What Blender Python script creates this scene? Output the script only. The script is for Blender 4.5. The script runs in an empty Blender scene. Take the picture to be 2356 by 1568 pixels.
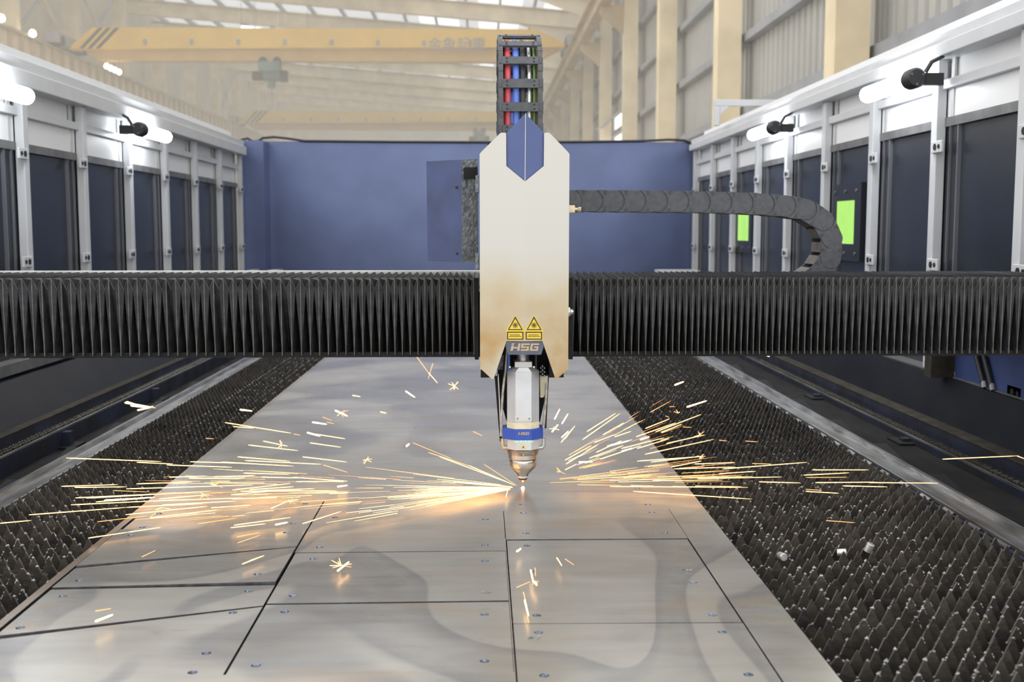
import bpy, math, random
from mathutils import Vector, Matrix
from mathutils.geometry import delaunay_2d_cdt
random.seed(7)
R = random.random
def U(a, b): return a + (b - a) * R()

# ------------------------------------------------------------------ camera, world, exposure
F, CX, CY = 2600.0, 1178.0, 784.0          # focal length and centre in pixels of the 2356x1568 frame
H, ZP = 1.544, 0.80                        # eye height, top of the steel sheet
PITCH = math.atan(257 / F); YAW = math.atan(67 / F * math.cos(PITCH))
sc = bpy.context.scene
COL = sc.collection
cam_d = bpy.data.cameras.new('camera'); cam = bpy.data.objects.new('camera', cam_d); COL.objects.link(cam)
cam.location = (0, 0, H); cam.rotation_euler = (math.pi / 2 - PITCH, 0, -YAW)
cam_d.sensor_width = 36; cam_d.sensor_fit = 'HORIZONTAL'; cam_d.lens = F / 2356 * 36
cam_d.clip_end = 400; cam_d.clip_start = 0.05
cam_d.dof.use_dof = True; cam_d.dof.focus_distance = 3.1; cam_d.dof.aperture_fstop = 5.0
sc.camera = cam
w = bpy.data.worlds.new('sky'); sc.world = w; w.use_nodes = True
w.node_tree.nodes['Background'].inputs[0].default_value = (0.975, 0.975, 0.97, 1)
w.node_tree.nodes['Background'].inputs[1].default_value = 1.2
sc.view_settings.view_transform = 'Standard'; sc.view_settings.look = 'None'
sc.view_settings.gamma = 1; sc.view_settings.use_curve_mapping = False
sc.view_settings.exposure = 0.75
sc.cycles.max_bounces = 6; sc.cycles.diffuse_bounces = 3; sc.cycles.glossy_bounces = 3; sc.cycles.volume_bounces = 2
sc.cycles.use_adaptive_sampling = True; sc.cycles.adaptive_threshold = 0.02
sc.cycles.sample_clamp_indirect = 4.0; sc.cycles.caustics_reflective = False; sc.cycles.caustics_refractive = False

FWD = Vector((math.sin(YAW) * math.cos(PITCH), math.cos(YAW) * math.cos(PITCH), -math.sin(PITCH)))
RGT = Vector((math.cos(YAW), -math.sin(YAW), 0)); UPV = RGT.cross(FWD)
EYE = Vector((0, 0, H))
def ray(px, py): return FWD + RGT * ((px - CX) / F) - UPV * ((py - CY) / F)
def aty(px, py, Y): d = ray(px, py); return EYE + d * (Y / d.y)
def atz(px, py, z): d = ray(px, py); return EYE + d * ((z - H) / d.z)

# ------------------------------------------------------------------ materials
def M(name, col, rough=0.5, metal=0.0, var=0.0, scale=8.0, stretch=(1, 1, 1), col2=None, amt=0.5,
      bump=0.0, bscale=60.0, emit=None, estr=0.0, rvar=0.0, spec=0.5, coat=0.0):
    m = bpy.data.materials.new(name); m.use_nodes = True
    nt = m.node_tree; N = nt.nodes; L = nt.links; b = N['Principled BSDF']
    b.inputs['Base Color'].default_value = (*col, 1); b.inputs['Roughness'].default_value = rough
    b.inputs['Metallic'].default_value = metal; b.inputs['Specular IOR Level'].default_value = spec
    if coat: b.inputs['Coat Weight'].default_value = coat; b.inputs['Coat Roughness'].default_value = 0.15
    geo = N.new('ShaderNodeNewGeometry'); mp = N.new('ShaderNodeMapping'); mp.inputs['Scale'].default_value = stretch
    L.new(geo.outputs['Position'], mp.inputs['Vector'])
    if var or col2:
        n = N.new('ShaderNodeTexNoise'); n.inputs['Scale'].default_value = scale; n.inputs['Detail'].default_value = 6
        L.new(mp.outputs[0], n.inputs['Vector'])
        r = N.new('ShaderNodeValToRGB'); L.new(n.outputs['Fac'], r.inputs[0])
        c2 = col2 if col2 else tuple(c * (1 - var) for c in col)
        c1 = col if col2 else tuple(min(1, c * (1 + var)) for c in col)
        r.color_ramp.elements[0].position = max(0, amt - 0.15); r.color_ramp.elements[1].position = min(1, amt + 0.15)
        r.color_ramp.elements[0].color = (*c2, 1); r.color_ramp.elements[1].color = (*c1, 1)
        L.new(r.outputs[0], b.inputs['Base Color'])
        if rvar:
            mr = N.new('ShaderNodeMapRange'); L.new(n.outputs['Fac'], mr.inputs[0])
            mr.inputs['From Min'].default_value = 0.3; mr.inputs['From Max'].default_value = 0.7
            mr.inputs['To Min'].default_value = rough + rvar; mr.inputs['To Max'].default_value = rough - rvar
            L.new(mr.outputs[0], b.inputs['Roughness'])
    if bump:
        n2 = N.new('ShaderNodeTexNoise'); n2.inputs['Scale'].default_value = bscale; n2.inputs['Detail'].default_value = 4
        L.new(mp.outputs[0], n2.inputs['Vector'])
        bp = N.new('ShaderNodeBump'); bp.inputs['Strength'].default_value = bump; bp.inputs['Distance'].default_value = 0.01
        L.new(n2.outputs['Fac'], bp.inputs['Height']); L.new(bp.outputs[0], b.inputs['Normal'])
    if emit:
        b.inputs['Emission Color'].default_value = (*emit, 1); b.inputs['Emission Strength'].default_value = estr
    return m

def sheet_material():
    m = bpy.data.materials.new('mill_steel'); m.use_nodes = True
    nt = m.node_tree; N = nt.nodes; L = nt.links; b = N['Principled BSDF']
    geo = N.new('ShaderNodeNewGeometry')
    def noise(scale, stretch, det=5, dist=0.0, rot=0.0):
        mp = N.new('ShaderNodeMapping'); mp.inputs['Scale'].default_value = stretch; mp.inputs['Rotation'].default_value = (0, 0, rot)
        L.new(geo.outputs['Position'], mp.inputs['Vector'])
        n = N.new('ShaderNodeTexNoise'); n.inputs['Scale'].default_value = scale; n.inputs['Detail'].default_value = det
        n.inputs['Distortion'].default_value = dist; L.new(mp.outputs[0], n.inputs['Vector']); return n
    def ramp(src, p0, p1, c0, c1):
        r = N.new('ShaderNodeValToRGB'); L.new(src, r.inputs[0])
        r.color_ramp.elements[0].position = p0; r.color_ramp.elements[1].position = p1
        r.color_ramp.elements[0].color = (*c0, 1); r.color_ramp.elements[1].color = (*c1, 1); return r
    def mix(fac, a, bb, mode='MIX'):
        x = N.new('ShaderNodeMix'); x.data_type = 'RGBA'; x.blend_type = mode
        if hasattr(fac, 'links'): L.new(fac, x.inputs[0])
        else: x.inputs[0].default_value = fac
        for s, i in ((a, 6), (bb, 7)):
            if hasattr(s, 'links'): L.new(s, x.inputs[i])
            else: x.inputs[i].default_value = (*s, 1)
        return x.outputs[2]
    band_noise = noise(1.5, (1.0, 0.75, 1), 1, 1.2)           # broad curved bands of tone, sharp on one side
    base = ramp(band_noise.outputs[0], 0.40, 0.60, (0.31, 0.294, 0.268), (0.365, 0.346, 0.313))
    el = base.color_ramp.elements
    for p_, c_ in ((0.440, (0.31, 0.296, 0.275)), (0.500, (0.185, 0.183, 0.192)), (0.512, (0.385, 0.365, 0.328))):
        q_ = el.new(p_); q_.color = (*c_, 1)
    sp_ = N.new('ShaderNodeSeparateXYZ'); L.new(geo.outputs['Position'], sp_.inputs[0])   # the bands fade out on the far, uncut part
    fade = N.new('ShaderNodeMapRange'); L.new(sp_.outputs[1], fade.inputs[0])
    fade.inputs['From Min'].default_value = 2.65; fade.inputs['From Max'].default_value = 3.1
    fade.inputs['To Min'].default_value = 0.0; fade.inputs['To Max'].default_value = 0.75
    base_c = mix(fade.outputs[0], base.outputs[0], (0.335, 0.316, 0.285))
    streak = noise(14, (0.25, 2.2, 1), 6, 0.4)
    c = mix(0.22, base_c, ramp(streak.outputs[0], 0.3, 0.7, (0.20, 0.19, 0.175), (0.47, 0.46, 0.44)).outputs[0])
    cloud = noise(5.5, (0.8, 1.4, 1), 6, 0.8)
    c = mix(0.30, c, ramp(cloud.outputs[0], 0.34, 0.66, (0.235, 0.215, 0.19), (0.45, 0.43, 0.395)).outputs[0])
    rustn = noise(5, (0.5, 1.6, 1), 7, 0.6)
    rust = ramp(rustn.outputs[0], 0.56, 0.74, (0, 0, 0), (1, 1, 1))
    sx = N.new('ShaderNodeSeparateXYZ'); L.new(geo.outputs['Position'], sx.inputs[0])
    edge = N.new('ShaderNodeMapRange'); L.new(sx.outputs[0], edge.inputs[0])
    edge.inputs['From Min'].default_value = 0.48; edge.inputs['From Max'].default_value = 0.60
    edge.inputs['To Min'].default_value = 0.42; edge.inputs['To Max'].default_value = 0.85
    mm = N.new('ShaderNodeMath'); mm.operation = 'MULTIPLY'; L.new(rust.outputs[0], mm.inputs[0]); L.new(edge.outputs[0], mm.inputs[1])
    c = mix(mm.outputs[0], c, (0.42, 0.28, 0.14))
    le = N.new('ShaderNodeMapRange'); L.new(sx.outputs[0], le.inputs[0])           # heat-browned strip along the left edge
    le.inputs['From Min'].default_value = -0.902; le.inputs['From Max'].default_value = -0.908
    le.inputs['To Min'].default_value = 0.0; le.inputs['To Max'].default_value = 0.6
    c = mix(le.outputs[0], c, (0.30, 0.22, 0.16))
    smear = noise(22, (0.5, 1.5, 1), 4, 1.2)
    c = mix(ramp(smear.outputs[0], 0.66, 0.74, (0, 0, 0), (0.35, 0.35, 0.35)).outputs[0], c, (0.22, 0.19, 0.16))
    L.new(c, b.inputs['Base Color'])
    b.inputs['Metallic'].default_value = 0.58
    rr = N.new('ShaderNodeMapRange'); L.new(band_noise.outputs[0], rr.inputs[0])
    rr.inputs['From Min'].default_value = 0.4; rr.inputs['From Max'].default_value = 0.6
    rr.inputs['To Min'].default_value = 0.24; rr.inputs['To Max'].default_value = 0.33; L.new(rr.outputs[0], b.inputs['Roughness'])
    fine = noise(55, (0.12, 6.0, 1), 3); wav = noise(2.2, (1, 1, 1), 1)
    b1 = N.new('ShaderNodeBump'); b1.inputs['Strength'].default_value = 0.035; b1.inputs['Distance'].default_value = 0.004
    L.new(fine.outputs[0], b1.inputs['Height'])
    b2 = N.new('ShaderNodeBump'); b2.inputs['Strength'].default_value = 0.25; b2.inputs['Distance'].default_value = 0.03
    L.new(wav.outputs[0], b2.inputs['Height']); L.new(b1.outputs[0], b2.inputs['Normal']); L.new(b2.outputs[0], b.inputs['Normal'])
    return m

def cover_material():                                     # off-white paint, scorched brown towards the lower tips
    m = M('scorched_cover_paint', (0.80, 0.78, 0.72), 0.38)
    nt = m.node_tree; N = nt.nodes; L = nt.links; b = N['Principled BSDF']; geo = N.new('ShaderNodeNewGeometry')
    sx = N.new('ShaderNodeSeparateXYZ'); L.new(geo.outputs['Position'], sx.inputs[0])
    mr = N.new('ShaderNodeMapRange'); L.new(sx.outputs[2], mr.inputs[0])
    mr.inputs['From Min'].default_value = 1.50; mr.inputs['From Max'].default_value = 1.14
    n = N.new('ShaderNodeTexNoise'); n.inputs['Scale'].default_value = 7; n.inputs['Detail'].default_value = 7
    L.new(geo.outputs['Position'], n.inputs['Vector'])
    mm = N.new('ShaderNodeMath'); mm.operation = 'MULTIPLY_ADD'; L.new(n.outputs['Fac'], mm.inputs[0]); mm.inputs[1].default_value = 2.6
    mm.inputs[2].default_value = -0.68
    m2 = N.new('ShaderNodeMath'); m2.operation = 'MULTIPLY'; L.new(mr.outputs[0], m2.inputs[0]); L.new(mm.outputs[0], m2.inputs[1]); m2.use_clamp = True
    r = N.new('ShaderNodeValToRGB'); L.new(m2.outputs[0], r.inputs[0])
    e = r.color_ramp.elements; e[0].position = 0.0; e[0].color = (0.53, 0.515, 0.475, 1); e[1].position = 0.75; e[1].color = (0.42, 0.27, 0.11, 1)
    x = e.new(0.22); x.color = (0.50, 0.435, 0.31, 1)
    L.new(r.outputs[0], b.inputs['Base Color']); return m

MT = dict(
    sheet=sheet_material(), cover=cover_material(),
    cutedge=M('cut_steel_edge', (0.10, 0.10, 0.11), 0.45, 0.8, 0.3, 40),
    csink=M('bright_countersink', (0.13, 0.15, 0.20), 0.25, 1.0, 0.6, 200),
    slat=M('slat_steel', (0.080, 0.068, 0.054), 0.45, 0.4, scale=9, col2=(0.030, 0.027, 0.025), amt=0.5, bump=0.3, bscale=40),
    slate=M('slat_lit_worn_edge', (0.26, 0.25, 0.23), 0.4, 0.6, scale=25, col2=(0.09, 0.083, 0.072), amt=0.5),  # worn tooth edges, made lighter so that caught light sits in the colour
    slag=M('slag', (0.30, 0.30, 0.295), 0.6, 0.35, 0.45, 50, bump=0.8, bscale=90),
    slug=M('slug_metal', (0.55, 0.55, 0.53), 0.35, 0.7, 0.25, 60),
    railm=M('worn_rail_steel', (0.33, 0.33, 0.33), 0.36, 0.8, scale=14, stretch=(3, 0.35, 1), col2=(0.13, 0.12, 0.11), amt=0.46, bump=0.2),
    dblue=M('grimy_blue_paint', (0.024, 0.029, 0.058), 0.40, 0.0, scale=5, col2=(0.015, 0.016, 0.019), amt=0.5, rvar=0.1, bump=0.15),
    bluep=M('blue_enamel', (0.055, 0.085, 0.22), 0.36, 0.0, 0.08, 6),
    bluebox=M('dark_blue_enamel', (0.028, 0.045, 0.13), 0.36, 0.0, 0.25, 12),
    bluew=M('blue_end_panel', (0.115, 0.145, 0.27), 0.27, 0.45, 0.08, 3, bump=0.04, bscale=6),
    bluex=M('blue_band', (0.035, 0.085, 0.42), 0.35, 0.0),
    dust=M('dusty_brown_ledge', (0.042, 0.036, 0.028), 0.8, 0.0, 0.35, 20, spec=0.2),
    dpanel=M('grimy_side_panel', (0.006, 0.007, 0.011), 0.5, 0.0, scale=4, col2=(0.013, 0.014, 0.017), amt=0.42, spec=0.18),
    grime=M('grimy_floor', (0.016, 0.015, 0.015), 0.8, 0.0, 0.35, 14, stretch=(1, 0.4, 1), spec=0.15),
    black=M('black_plastic', (0.022, 0.023, 0.026), 0.45),
    blackm=M('black_metal', (0.008, 0.008, 0.009), 0.6, 0.0, 0.3, 20, spec=0.25),
    chainp=M('dusty_chain_plastic', (0.062, 0.066, 0.074), 0.5, 0.0, 0.18, 60, bump=0.08, bscale=150),
    chaint=M('brown_dusty_bar', (0.13, 0.115, 0.10), 0.7, 0.0, 0.3, 40),
    rchain=M('oily_chain', (0.10, 0.09, 0.07), 0.4, 0.7, 0.4, 60),
    bell=M('bellows_fabric', (0.026, 0.027, 0.030), 0.62, 0.0, 0.3, 30, bump=0.2, bscale=150, spec=0.25),
    belle=M('bellows_fold_edge', (0.105, 0.098, 0.086), 0.7, 0.0, 0.3, 30),
    white=M('white_paint', (0.60, 0.61, 0.63), 0.38, 0.0, 0.04, 5),
    white_lit=M('lit_white_panel', (0.80, 0.80, 0.81), 0.4),  # white paint brightened: light on headers and lip is put into the colour
    sill=M('dark_sill', (0.14, 0.14, 0.14), 0.5, 0.0, 0.2, 9),
    whiteg=M('grey_white_sill', (0.52, 0.52, 0.51), 0.5, 0.0, 0.15, 9),
    greyf=M('grey_panel_frame', (0.16, 0.16, 0.165), 0.45, 0.2, 0.2, 12),
    glassk=M('dark_panel', (0.021, 0.026, 0.036), 0.30, 0.0, 0.2, 3),
    stile=M('dark_stile', (0.03, 0.033, 0.04), 0.35, 0.3),
    stilel=M('stile_bright_edge', (0.16, 0.17, 0.19), 0.35, 0.3),
    dot=M('dark_hole', (0.008, 0.008, 0.008), 0.6),
    green=M('lit_green_window', (0.12, 0.25, 0.05), 0.3, emit=(0.30, 0.55, 0.10), estr=0.75, var=0.2, scale=9),
    tube=M('lit_lamp_tube', (0.9, 0.9, 0.9), 0.3, emit=(0.90, 0.95, 1.0), estr=11),
    alu=M('anodised_aluminium', (0.60, 0.61, 0.63), 0.36, 0.45, 0.05, 20),
    aluw=M('silver_lacquer', (0.62, 0.615, 0.60), 0.33, 0.25, 0.06, 20),
    tape=M('masking_tape', (0.68, 0.62, 0.44), 0.7, 0.0, 0.08, 30, bump=0.3, bscale=50),
    nick=M('nickel_cone', (0.66, 0.60, 0.54), 0.24, 1.0, 0.06, 30),
    bronze=M('heat_tinted_ring', (0.36, 0.30, 0.25), 0.35, 0.9, 0.15, 30),
    copper=M('copper_nozzle', (0.70, 0.24, 0.10), 0.25, 1.0, emit=(1.0, 0.25, 0.06), estr=0.35),
    led=M('green_led', (0.02, 0.25, 0.08), 0.3, emit=(0.22, 1.0, 0.40), estr=1.1),
    yellow=M('warning_yellow', (0.80, 0.56, 0.03), 0.45),
    ink=M('black_ink', (0.03, 0.03, 0.035), 0.5),
    plaque=M('slate_plaque', (0.085, 0.10, 0.145), 0.4, 0.0, 0.1, 20),
    gold=M('tan_lettering', (0.48, 0.36, 0.23), 0.45, 0.2),
    hammer=M('hammered_grey', (0.19, 0.205, 0.225), 0.35, 0.35, 0.35, 70, bump=0.9, bscale=90),
    red=M('red_hose', (0.55, 0.075, 0.085), 0.45), blueh=M('blue_hose', (0.10, 0.19, 0.62), 0.45),
    blackh=M('black_hose', (0.03, 0.03, 0.035), 0.5), steelh=M('steel_conduit', (0.55, 0.55, 0.53), 0.35, 0.8),
    greenh=M('green_wire', (0.10, 0.20, 0.05), 0.5), brownh=M('brown_wire', (0.17, 0.07, 0.04), 0.5),
    brass=M('brass_fitting', (0.55, 0.45, 0.30), 0.35, 0.7, 0.2, 40),
    braid=M('braided_hose', (0.40, 0.37, 0.33), 0.45, 0.5, 0.3, 60),
    spark=M('spark_glow', (1, 0.5, 0.1), 0.5, emit=(1.0, 0.55, 0.22), estr=2.0),
    sparkh=M('spark_hot', (1, 0.6, 0.2), 0.5, emit=(1.0, 0.65, 0.30), estr=2.8),
    sparkd=M('spark_dim', (1, 0.4, 0.1), 0.5, emit=(1.0, 0.42, 0.15), estr=0.8),
    hot=M('molten_spot', (1, 0.8, 0.5), 0.5, emit=(1.0, 0.72, 0.35), estr=20.0),
    cream=M('cream_steel', (0.74, 0.62, 0.42), 0.55, 0.0, 0.12, 1.2),
    creamd=M('tan_girder', (0.50, 0.38, 0.23), 0.6, 0.0, 0.15, 1.0),
    crane=M('crane_yellow', (0.80, 0.48, 0.05), 0.5, 0.0, 0.05, 1.0),
    craned=M('crane_tan_yellow', (0.60, 0.37, 0.10), 0.6, 0.0, 0.08, 1.0),
    hoist=M('hoist_green', (0.06, 0.13, 0.12), 0.5, 0.0, 0.3, 2.0),
    cladding=M('grey_cladding', (0.42, 0.41, 0.38), 0.55, 0.1, 0.06, 0.8),
    pale=M('pale_cladding', (0.66, 0.59, 0.48), 0.6, 0.0, 0.08, 0.6),
    girt=M('grey_girt', (0.30, 0.31, 0.33), 0.55, 0.1, 0.1, 2),
    purlin=M('grey_purlin', (0.30, 0.31, 0.33), 0.6),
    conc=M('concrete', (0.52, 0.49, 0.45), 0.8, 0.0, 0.1, 2.0),
    warm=M('warm_lamp', (1, 0.9, 0.7), 0.4, emit=(1.0, 0.86, 0.62), estr=6),
    strip=M('roof_strip_lamp', (1, 1, 1), 0.4, emit=(1.0, 0.98, 0.9), estr=2.0),
    walkg=M('green_walkway_rail', (0.16, 0.24, 0.20), 0.6),
)
def skylight_mat(nm, tc, dc, fac):
    m = bpy.data.materials.new(nm); m.use_nodes = True
    nt = m.node_tree; N = nt.nodes; L = nt.links; N.remove(N['Principled BSDF'])
    t = N.new('ShaderNodeBsdfTranslucent'); t.inputs[0].default_value = (*tc, 1)
    d = N.new('ShaderNodeBsdfDiffuse'); d.inputs[0].default_value = (*dc, 1)
    x = N.new('ShaderNodeMixShader'); x.inputs[0].default_value = fac
    L.new(t.outputs[0], x.inputs[1]); L.new(d.outputs[0], x.inputs[2]); L.new(x.outputs[0], N['Material Output'].inputs[0]); return m
MT['sky'] = skylight_mat('translucent_skylight', (0.86, 0.87, 0.88), (0.7, 0.7, 0.7), 0.25)
MT['roofp'] = skylight_mat('thin_roof_sheet', (0.72, 0.73, 0.74), (0.60, 0.60, 0.60), 0.55)

# ------------------------------------------------------------------ mesh helpers
WL = {}                                                     # world location of every object
class MB:
    def __init__(s): s.v = []; s.f = []; s.m = []
    def add(s, vs, fs, m=0):
        o = len(s.v); s.v += [Vector(p) for p in vs]
        for f in fs: s.f.append([i + o for i in f]); s.m.append(m)
        return s
    def box(s, x0, y0, z0, x1, y1, z1, m=0):
        v = [(x, y, z) for z in (z0, z1) for y in (y0, y1) for x in (x0, x1)]
        return s.add(v, [(0, 2, 3, 1), (4, 5, 7, 6), (0, 1, 5, 4), (2, 6, 7, 3), (0, 4, 6, 2), (1, 3, 7, 5)], m)
    def prism(s, pts, fn, w0, w1, m=0, ms=None):
        n = len(pts); a = sum(pts[i][0] * pts[(i + 1) % n][1] - pts[(i + 1) % n][0] * pts[i][1] for i in range(n))
        if a < 0: pts = pts[::-1]
        v = [fn(u, t, w0) for u, t in pts] + [fn(u, t, w1) for u, t in pts]
        s.add(v, [list(range(n))[::-1], list(range(n, 2 * n))], m)
        o = len(s.v) - 2 * n
        for i in range(n):
            j = (i + 1) % n; s.f.append([o + i, o + j, o + n + j, o + n + i]); s.m.append(m if ms is None else ms)
        return s
    def tube(s, pts, r, n=8, m=0, cap=True):
        pts = [Vector(p) for p in pts]; k = len(pts); rs = r if isinstance(r, (list, tuple)) else [r] * k
        o = len(s.v); up = None
        for i, p in enumerate(pts):
            d = (pts[min(i + 1, k - 1)] - pts[max(i - 1, 0)]).normalized()
            if up is None:
                up = Vector((0, 0, 1)) if abs(d.z) < 0.9 else Vector((1, 0, 0))
            a = d.cross(up).normalized(); b = a.cross(d).normalized(); up = b
            for q in range(n):
                t = 2 * math.pi * q / n; s.v.append(p + (a * math.cos(t) + b * math.sin(t)) * rs[i])
        for i in range(k - 1):
            for q in range(n):
                q2 = (q + 1) % n; s.f.append([o + i * n + q, o + i * n + q2, o + (i + 1) * n + q2, o + (i + 1) * n + q]); s.m.append(m)
        if cap:
            s.f.append([o + q for q in range(n)][::-1]); s.m.append(m)
            s.f.append([o + (k - 1) * n + q for q in range(n)]); s.m.append(m)
        return s
    def lathe(s, prof, c, n=32, m=0):                       # prof [(r, z)] about a vertical axis
        o = len(s.v); k = len(prof)
        for r, z in prof:
            for q in range(n):
                t = 2 * math.pi * q / n; s.v.append(Vector((c[0] + r * math.cos(t), c[1] + r * math.sin(t), c[2] + z)))
        for i in range(k - 1):
            for q in range(n):
                q2 = (q + 1) % n; s.f.append([o + i * n + q, o + i * n + q2, o + (i + 1) * n + q2, o + (i + 1) * n + q]); s.m.append(m)
        s.f.append([o + q for q in range(n)][::-1]); s.m.append(m)
        s.f.append([o + (k - 1) * n + q for q in range(n)]); s.m.append(m)
        return s
    def build(s, name, mats, parent=None, smooth=None, bevel=0.0, fix=True):
        if not isinstance(mats, (list, tuple)): mats = [mats]
        lo = Vector([min(p[i] for p in s.v) for i in range(3)]); hi = Vector([max(p[i] for p in s.v) for i in range(3)])
        c = (lo + hi) / 2
        if parent is None: c.z = lo.z
        me = bpy.data.meshes.new(name); me.from_pydata([p - c for p in s.v], [], s.f)
        for x in mats: me.materials.append(MT[x] if isinstance(x, str) else x)
        for p, i in zip(me.polygons, s.m): p.material_index = i
        if fix:
            import bmesh
            bm = bmesh.new(); bm.from_mesh(me); bmesh.ops.recalc_face_normals(bm, faces=bm.faces); bm.to_mesh(me); bm.free()
        if smooth is not None:
            me.shade_smooth()
            try: me.set_sharp_from_angle(angle=math.radians(smooth))
            except Exception: pass
        me.update()
        return place(bpy.data.objects.new(name, me), c, parent, bevel)
def place(ob, c, parent=None, bevel=0.0):
    COL.objects.link(ob)
    if parent is not None:
        ob.parent = parent; ob.location = Vector(c) - WL[parent.name]
    else: ob.location = c
    WL[ob.name] = Vector(c)
    if bevel:
        b = ob.modifiers.new('bevel', 'BEVEL'); b.width = bevel; b.segments = 2; b.limit_method = 'ANGLE'
    return ob
def inst(src, name, c, parent=None, rot=None, scale=None):
    ob = src.copy(); ob.name = name
    for k in list(ob.keys()): del ob[k]
    ob.parent = None; place(ob, c, parent)
    if rot is not None: ob.rotation_euler = rot
    if scale is not None: ob.scale = scale
    return ob
def tag(o, label, cat, group=None):
    o['label'] = label; o['category'] = cat
    if group: o['group'] = group
    return o
def struct(o): o['kind'] = 'structure'; return o
def thing(name, label, cat, loc, group=None):
    o = bpy.data.objects.new(name, None); o.empty_display_size = 0.05
    place(o, Vector(loc)); return tag(o, label, cat, group)
XZ = lambda u, t, w: (u, w, t)                              # prism drawn in x-z, extruded along y
XY = lambda u, t, w: (u, t, w)
YZ = lambda u, t, w: (w, u, t)
ORD = ['nearest', 'second nearest', 'third nearest', 'fourth nearest', 'fifth nearest', 'sixth nearest', 'seventh nearest',
       'eighth nearest', 'ninth nearest', 'tenth nearest', 'eleventh nearest', 'twelfth nearest', 'thirteenth nearest', 'fourteenth nearest',
       'fifteenth nearest', 'sixteenth nearest', 'seventeenth nearest', 'eighteenth nearest', 'nineteenth nearest']

# ================================================================== THE HALL
Y_END = 117.0; XR = 4.62; XL = -18.4
struct(MB().box(-40, -4, -0.2, 8, Y_END + 2, 0.0).build('floor', 'conc'))
def roof_z(x): return H + 9.24 + (4.2 - x) * 0.08

# right wall: ribbed cladding with one open bay that shows daylight
def ribbed(y0, y1, z0, z1, mb, x=XR, p=0.30):
    y = y0; sec = []
    while y < y1 - 1e-6:
        for dy, dx in ((0, 0), (0.16, 0), (0.19, 0.075), (0.27, 0.075)):
            if y + dy < y1: sec.append((y + dy, x + dx))
        y += p
    sec.append((y1, x))
    n = len(sec); vs = [(xx, yy, z0) for yy, xx in sec] + [(xx, yy, z1) for yy, xx in sec]
    mb.add(vs, [(i, i + 1, n + i + 1, n + i) for i in range(n - 1)])
mb = MB()
OY0, OY1, OZ = 37.3, 40.3, H + 3.9
ribbed(3.0, OY0, 0, 11.3, mb); ribbed(OY0, OY1, OZ, 11.3, mb); ribbed(OY1, Y_END, 0, 11.3, mb)
wr = struct(mb.build('wall_right', 'cladding', fix=False))
k = 0
for z in (2.02, 3.25, 4.5, 5.8, 7.1, 8.4):
    MB().box(XR - 0.16, 3.0, H + z - 0.07, XR, Y_END, H + z + 0.07).build('girt', 'girt', wr)
MB().prism([(OY0 - 0.4, OZ), (OY1 + 0.5, OZ + 0.1), (OY1 + 0.5, OZ + 0.16), (OY0 - 0.4, OZ + 0.06)], lambda u, t, w: (w, u, t + (XR - w) * -0.9), XR - 0.6, XR, 0).build('awning_panel', 'cladding', wr)

# left wall: cladding bands with open louvre strips between them
mb = MB()
for z0, z1 in ((0, 4.2), (4.55, 5.2), (5.5, 6.2), (6.5, 7.1), (7.4, 8.1), (8.4, 14.0)):
    mb.box(XL - 0.1, 20, z0, XL, Y_END, z1)
wl = struct(mb.build('wall_left', 'pale'))
mb = MB()
for z0, z1 in ((0, 5.2), (5.9, 7.0), (7.7, 9.0), (9.8, 14.5)): mb.box(XL, Y_END, z0, XR, Y_END + 0.15, z1)
for i in range(12): mb.box(XL + i * 2.1, Y_END - 0.05, 0, XL + i * 2.1 + 0.25, Y_END + 0.1, 14)
struct(mb.build('wall_back', 'pale'))

# roof: sheets between translucent strips, purlins below
mb = MB(); y0, y1 = 34.0, Y_END + 1
xs = [XR + 0.2]
while xs[-1] > -24: xs.append(xs[-1] - 1.0)
for i in range(len(xs) - 1):
    a, b = xs[i], xs[i + 1]
    za, zb = roof_z(a) + 0.75, roof_z(b) + 0.75
    lit = (i % 3 != 2) if a > -4.0 else False
    mb.add([(a, y0, za), (b, y0, zb), (b, y1, zb), (a, y1, za)], [(0, 1, 2, 3)], 1 if lit else 0)
ce = struct(mb.build('ceiling', ['roofp', 'sky'], fix=False))
x = 3.9
while x > -23:
    z = roof_z(x) + 0.5; MB().box(x - 0.05, y0, z, x + 0.05, y1, z + 0.22).build('purlin', 'purlin', ce); x -= 1.55

# rafters and columns
src = None
def beam_x(mbb, x0, x1, y, zf, d, b):                        # I-section along x following the roof slope
    for (h0, h1, wv) in ((0, 0.03, b), (0.03, d - 0.03, 0.03), (d - 0.03, d, b)):
        v = [(x, y + sy * wv / 2, zf(x) + h) for x in (x0, x1) for sy in (-1, 1) for h in (h0, h1)]
        mbb.add(v, [(0, 1, 3, 2), (4, 6, 7, 5), (0, 4, 5, 1), (2, 3, 7, 6), (0, 2, 6, 4), (1, 5, 7, 3)])
for i in range(12):
    y = 39.0 + 6.5 * i
    mb = MB(); beam_x(mb, -23, XR - 0.1, y, lambda x: roof_z(x) - 0.25, 0.75, 0.34)
    mb.prism([(XR - 0.2, roof_z(4.2) - 0.3), (1.6, roof_z(1.6) - 0.25), (XR - 0.2, roof_z(4.2) - 1.1)], XZ, y - 0.02, y + 0.02)
    r = mb.build('roof_rafter', 'cream', fix=True)
    tag(r, 'cream steel roof rafter, %s to the cutting machine' % ORD[i], 'beam', 'roof rafters')
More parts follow.
